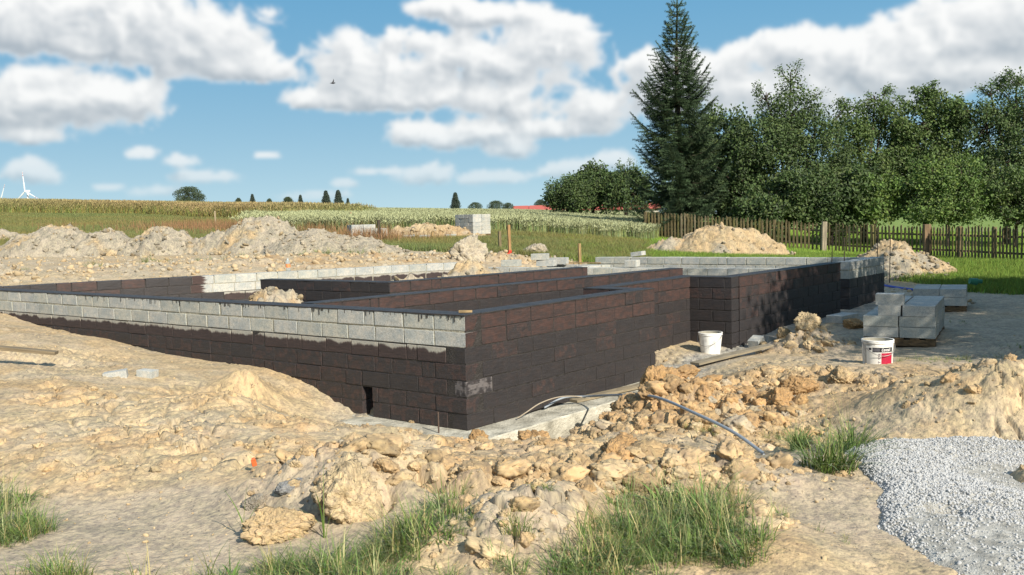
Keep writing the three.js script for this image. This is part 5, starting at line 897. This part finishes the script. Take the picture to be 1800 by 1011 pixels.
rod(5.86, -16.6, 0.95, 1.5, 'thin rusty rod rising beside the bare far wall, right of the pair', 0.0);
rod(6.88, -17.72, 0.95, 1.5, 'rusty rod rising from the far wall corner before the rubble heap, left one', 0.0);
rod(7.06, -17.6, 0.6, 1.5, 'rusty rod rising from the far wall corner before the rubble heap, right one', 0.01);
function peg(x, z, h, wd, c, label, paint) {
  const y = ground(x, z, false) - 0.05, w = thing('wooden_peg', x, y, z, 0.4, label, 'peg'), g = box(wd, h, wd, 0, h / 2, 0, 0.003); part(w, 'stake', g, wood(...c)); w.rotation.z = 0.02;
  if (paint) { part(w, 'painted_foot', box(wd + 0.006, 0.13, wd + 0.006, 0, 0.1, 0, 0.003), new THREE.MeshStandardMaterial({ color: col(0.62, 0.03, 0.012), roughness: 0.6 })); for (let k = 0; k < 3; k++) part(w, 'red_ribbon', new THREE.BoxGeometry(0.09, 0.05, 0.003).rotateY(k * 2.1).rotateZ(0.5 - k * 0.4).translate(0.03 * (k - 1), 0.09, 0.03), new THREE.MeshStandardMaterial({ color: col(0.62, 0.03, 0.012), roughness: 0.6 })); }
}
peg(-0.03, -23.7, 0.8, 0.065, [0.72, 0.47, 0.25], 'tall orange brown peg with a red painted foot before the wheat', true);
peg(1.58, -21.7, 0.62, 0.06, [0.66, 0.5, 0.27], 'pale peg standing in the trench behind the back wall');
peg(-4.1, -29.6, 0.78, 0.085, [0.13, 0.11, 0.09], 'dark weathered peg before the half hidden far block stack');
peg(-7.05, -42, 0.78, 0.07, [0.7, 0.6, 0.42], 'pale peg standing in the meadow edge before the wheat');
peg(-14, -45, 0.8, 0.07, [0.74, 0.66, 0.5], 'whitish peg alone in the meadow above the middle heap');
peg(-0.3, -26.5, 0.62, 0.07, [0.42, 0.36, 0.24], 'second peg standing close behind the tall orange brown peg');
peg(-2.55, -30.9, 0.35, 0.07, [0.66, 0.5, 0.27], 'short peg stub on the clay before the far stack');

const curve = (pts, n = 60) => new THREE.CatmullRomCurve3(pts.map((p) => V(...p))).getPoints(n);
const tube = (name, pts, r, mat, label, cat, n = 70) => { const p = curve(pts, n); return solo(name, limb(p, p.map(() => r), 10), mat, 0, 0, 0, label, cat); };
const blueMat = new THREE.MeshStandardMaterial({ color: col(0.012, 0.045, 0.36), roughness: 0.4 });
const gy = (x, z, e = 0.03) => [x, ground(x, z, false) + e, z];
tube('water_hose', [gy(7.6, -20.2, 0.02), gy(7.78, -19.6, 0.02), gy(7.95, -18.8, 0.03), gy(8.2, -18, 0.04), [8.3, ground(8.3, -17.6, false) + 0.08, -17.6], [8.25, ground(8.25, -17.4, false) + 0.16, -17.35], [7.9, ground(7.9, -17.2, false) + 0.2, -17.2], [7.4, ground(7.4, -16.9, false) + 0.14, -16.9], gy(6.95, -16.6, 0.04), gy(6.6, -16.4, 0.02)], 0.026, blueMat, 'blue water hose looping over the ground behind the low block stack', 'hose', 120);
solo('green_coupling', merge([new THREE.CylinderGeometry(0.05, 0.06, 0.12, 10).rotateZ(1.4).translate(0, 0.05, 0), new THREE.CylinderGeometry(0.035, 0.035, 0.2, 10).rotateZ(1.5).translate(0.04, 0.05, 0)]), new THREE.MeshStandardMaterial({ color: col(0.02, 0.16, 0.10), roughness: 0.5 }), 7.62, ground(7.2, -15.75, false) + 0.4, -15.55, 'small green coupling lying on the low block stack', 'coupling');
tube('plastic_conduit', [[0.30, 0.03, -9.62], [0.5, 0.1, -9.75], [0.72, 0.09, -9.85], [1.02, 0.26, -9.0], [1.22, 0.4, -8.15], [1.42, 0.42, -7.3], [1.6, 0.38, -6.8], [1.72, 0.31, -6.45]], 0.0125, new THREE.MeshStandardMaterial({ color: col(0.25, 0.28, 0.31), roughness: 0.55 }), 'grey plastic conduit running from the footing over the broken clay', 'conduit');
tube('thin_wire', [[0.02, 0.02, -9.18], [0.12, 0.08, -9.2], [0.24, 0.13, -9.32], [0.42, 0.15, -9.52], [0.62, 0.11, -9.78], [0.8, 0.06, -9.9]], 0.006, new THREE.MeshStandardMaterial({ color: col(0.36, 0.3, 0.22), roughness: 0.7 }), 'thin curved wire springing up before the near tarred wall', 'wire');
const orange = new THREE.MeshStandardMaterial({ color: col(0.75, 0.14, 0.04), roughness: 0.5 });
solo('orange_scrap', merge([box(0.03, 0.045, 0.02, 0, 0.018, 0, 0.005), box(0.02, 0.012, 0.024, 0.003, 0.043, 0, 0.003)]), orange, -1.62, ground(-1.62, -5.75, false) + 0.035, -5.75, 'small orange plastic scrap in the sand left of the boulder', 'scrap').rotation.set(0.2, 0.4, 0.15);
solo('orange_marker', new THREE.LatheGeometry([[0, 0], [0.05, 0], [0.06, 0.1], [0.04, 0.14], [0, 0.15]].map((p) => new THREE.Vector2(...p)), 12), orange, 7.95, ground(7.95, -21, false) + 0.02, -21.0, 'orange plastic marker in the grass before the right-hand rubble heap', 'marker');
{ const w = thing('plastic_bottle', -4.28, 1.092, -16.0, 0, 'small clear bottle with an orange label standing on the far left wall', 'bottle'), clear = new THREE.MeshPhysicalMaterial({ color: col(0.8, 0.86, 0.88), roughness: 0.15, transmission: 0.8, thickness: 0 });
  w.position.set(-4.28, 1.09, -18.08);
  part(w, 'body', new THREE.LatheGeometry([[0, 0], [0.042, 0], [0.045, 0.02], [0.045, 0.16], [0.018, 0.22], [0.018, 0.245], [0, 0.25]].map((p) => new THREE.Vector2(...p)), 16), clear); part(w, 'paper_label', new THREE.CylinderGeometry(0.0465, 0.0465, 0.07, 16, 1, true).translate(0, 0.1, 0), new THREE.MeshStandardMaterial({ color: col(0.7, 0.25, 0.09), roughness: 0.6, side: THREE.DoubleSide })); }

/* ---------------------------------------------------------------- wet concrete tipped on the ground */
{
  const cx = 2.9, cz = -5.15, nT = 900, nR = 170, pos = [0, 0, 0], uv = [0, 0], idx = [], radius = (t) => {
    const k = [[-3.142, 0.93], [-2.6, 1.0], [-2.2, 1.25], [-1.75, 1.38], [-1.3, 1.45], [-0.8, 1.5], [0, 1.3], [0.8, 1.4], [1.5, 1.6], [2.2, 1.65], [2.62, 1.36], [2.85, 1.13], [3.142, 0.93]];
    let i = 0; while (i < k.length - 2 && t > k[i + 1][0]) i++; const q = sstep(0, 1, (t - k[i][0]) / (k[i + 1][0] - k[i][0])), c = Math.cos(t), s = Math.sin(t);
    return lerp(k[i][1], k[i + 1][1], q) + 0.09 * (fbm(c * 3 + 5, s * 3 + 5, 3, 301) - 0.5) + 0.035 * (fbm(c * 14 + 5, s * 14, 2, 302) - 0.5);
  };
  const top = (x, z, e) => {
    const b = ground(x, z, false), lump1 = 0.05 * (fbm(x * 2.2, z * 2.2, 3, 310) - 0.5), rough = 0.35 + 0.65 * sstep(0.4, 0.55, fbm(x * 1.3, z * 1.3, 3, 311));
    const gr = clods(x, z, 0.05, 320, 0.3) * 0.4 + clods(x + 5, z, 0.032, 330, 0.7) * 0.3, dent = 0.09 * Math.exp(-(((x - 2.18) / 0.085) ** 2 + ((z + 4.72) / 0.07) ** 2)) + 0.07 * Math.exp(-(((x - 2.75) / 0.12) ** 2 + ((z + 4.5) / 0.1) ** 2));
    return b + e * (0.055 + lump1) + e * rough * gr - dent - (1 - e) * 0.12;
  };
  pos[1] = top(cx, cz, 1);
  for (let i = 1; i <= nR; i++) for (let j = 0; j < nT; j++) { const t = (j / nT) * Math.PI * 2 - Math.PI, f = Math.pow(i / nR, 0.8), r = radius(t) * f, x = cx + Math.cos(t) * r, z = cz + Math.sin(t) * r; pos.push(x - cx, top(x, z, Math.pow(1 - Math.pow(f, 14), 0.6)), z - cz); uv.push(x * 2, z * 2); }
  for (let j = 0; j < nT; j++) idx.push(0, 1 + ((j + 1) % nT), 1 + j);
  for (let i = 0; i < nR - 1; i++) for (let j = 0; j < nT; j++) { const a = 1 + i * nT + j, b = 1 + i * nT + ((j + 1) % nT); idx.push(a, b, a + nT, b, b + nT, a + nT); }
  const g = new THREE.BufferGeometry(); g.setAttribute('position', new THREE.Float32BufferAttribute(pos, 3)); g.setAttribute('uv', new THREE.Float32BufferAttribute(uv, 2)); g.setIndex(idx); g.computeVertexNormals();
  const wc = solo('wet_concrete', g, new THREE.MeshStandardMaterial({ color: col(0.55, 0.548, 0.54), map: grainTex, bumpMap: soilBump, bumpScale: 0.006, roughness: 0.85 }), cx, 0, cz, 'pale grey lumpy concrete tipped on the ground in the bottom right corner', 'concrete');
  const R = RNG(61), sets = [[], [], []], cols = [[], [], []];
  for (let i = 0; i < 44000; i++) {
    const t = R() * 6.283 - 3.1416, f = Math.sqrt(R()) * 1.0, r = radius(t) * f, x = cx + Math.cos(t) * r, z = cz + Math.sin(t) * r; if (x > 3.7 || R() > 0.15 + 0.85 * sstep(0.38, 0.5, fbm(x * 1.3, z * 1.3, 3, 311))) continue;
    const s = 0.0035 + 0.006 * R() ** 2, k = Math.floor(R() * 3), q = 0.33 + 0.15 * R(); sets[k].push(M4(x - cx, top(x, z, Math.pow(1 - Math.pow(f, 14), 0.6)) + s * 0.3, z - cz, R() * 6.3, s * (0.8 + 0.6 * R()), s * 0.8, s, R(), R())); cols[k].push(col(q, q, q * 0.985));
  }
  sets.forEach((m, k) => { const a = instanced('gravel_grains', pebbleGeo[k], new THREE.MeshStandardMaterial({ color: 0xffffff, roughness: 0.9 }), m, cols[k]); a.userData.kind = 'stuff'; wc.add(a); });
}
heap({ x: 3.42, z: -5.45, rx: 0.5, rz: 0.36, h: 0.2, y: 0.4, seed: 14, grey: 0.0, lump: 0.5, stones: 30, stone: 0.4, label: 'low orange earth mound on the wet concrete at the right edge' });

/* ---------------------------------------------------------------- far away: turbines, roof, bird */
const white = new THREE.MeshStandardMaterial({ color: col(0.8, 0.81, 0.82), roughness: 0.5 }), red = new THREE.MeshStandardMaterial({ color: col(0.55, 0.2, 0.2), roughness: 0.5 });
function turbine(x, z, hub, L, spin, label) {
  const w = thing('wind_turbine', x, 0, z, 0, label, 'wind turbine'); w.rotation.y = Math.atan2(x, z) * 0.15;
  part(w, 'tower', limb([V(0, 0, -1), V(0, hub, -1)], [1.35, 0.85], 14), white); part(w, 'nacelle', box(1.7, 1.7, 4.4, 0, hub + 0.3, -1.2, 0.4), white); part(w, 'hub', new THREE.SphereGeometry(0.85, 14, 10).translate(0, hub, 1.9), white);
  for (let k = 0; k < 3; k++) {
    const s = new THREE.Shape(); s.moveTo(-0.4, 0.8); s.lineTo(-0.75, L * 0.2); s.lineTo(-0.12, L * 0.76); s.lineTo(0.3, L * 0.76); s.lineTo(0.55, L * 0.2); s.lineTo(0.4, 0.8);
    const b = part(w, 'blade', new THREE.ExtrudeGeometry(s, { depth: 0.3, bevelEnabled: true, bevelSize: 0.1, bevelThickness: 0.1, bevelSegments: 1 }), white); b.position.set(0, hub, 1.8); b.rotation.z = spin + k * 2.0944;
    for (const [a, c, m] of [[0.765, 0.83, red], [0.832, 0.9, white], [0.902, 0.96, red], [0.962, 1, white]]) { const t = m.isMaterial && shadows(new THREE.Mesh(box(0.62 - a * 0.25, L * (c - a), 0.3, 0.09, L * (a + c) / 2, 0.15, 0.05), m)); t.name = 'blade_band'; b.add(t); }
  }
}
turbine(-457.5, -900, 39.2, 18.6, 0.11, 'white wind turbine standing whole on the skyline at the left');
turbine(-588, -1100, 38.4, 19.5, -0.42, 'farther wind turbine mostly cut off by the left edge');
{ const w = thing('farm_building', 16, 1.0, -200, -0.06, 'long low building with a red roof behind the dark field trees', 'building'), rm = new THREE.MeshStandardMaterial({ color: col(0.42, 0.10, 0.075), roughness: 0.8 }), wm = new THREE.MeshStandardMaterial({ color: col(0.5, 0.45, 0.38), roughness: 0.9 });
  const s = new THREE.Shape(); s.moveTo(-3.4, 0); s.lineTo(0, 1.25); s.lineTo(3.4, 0); s.lineTo(0, 1.13);
  part(w, 'roof', new THREE.ExtrudeGeometry(s, { depth: 31, bevelEnabled: false }).rotateY(Math.PI / 2).translate(-15.5, 2.2, 0), rm); part(w, 'wall', box(30, 2.4, 5.8, 0, 1.1, 0), wm);
  for (let k = 0; k < 9; k++) part(w, 'roof_panel', new THREE.BoxGeometry(3.3, 0.05, 3.7).rotateX(0.352).translate(-13.7 + k * 3.42, 2.93, 1.72), rm); }
{ const w = thing('flying_bird', -10.9, 10.72, -60, 0.3, 'dark bird flying in the sky left of the middle clouds', 'bird'), m = new THREE.MeshStandardMaterial({ color: col(0.03, 0.03, 0.035), roughness: 0.8 });
  const s = new THREE.Shape(); s.moveTo(0, -0.05); s.quadraticCurveTo(0.1, 0.08, 0.05, 0.27); s.quadraticCurveTo(0.0, 0.12, -0.05, 0.06);
  part(w, 'body', merge([new THREE.SphereGeometry(0.05, 10, 8).scale(2.2, 1, 1), new THREE.SphereGeometry(0.035, 8, 6).translate(0.12, 0.02, 0), new THREE.ConeGeometry(0.035, 0.12, 5).rotateZ(1.57).translate(-0.15, 0, 0)]), m);
  part(w, 'wing', new THREE.ExtrudeGeometry(s, { depth: 0.012, bevelEnabled: false }).translate(0, 0, 0.03), m); part(w, 'wing', new THREE.ExtrudeGeometry(s, { depth: 0.012, bevelEnabled: false }).scale(1, 0.9, 1).rotateX(-0.5).translate(0, 0, -0.04), m); }

renderer.render(scene, camera);
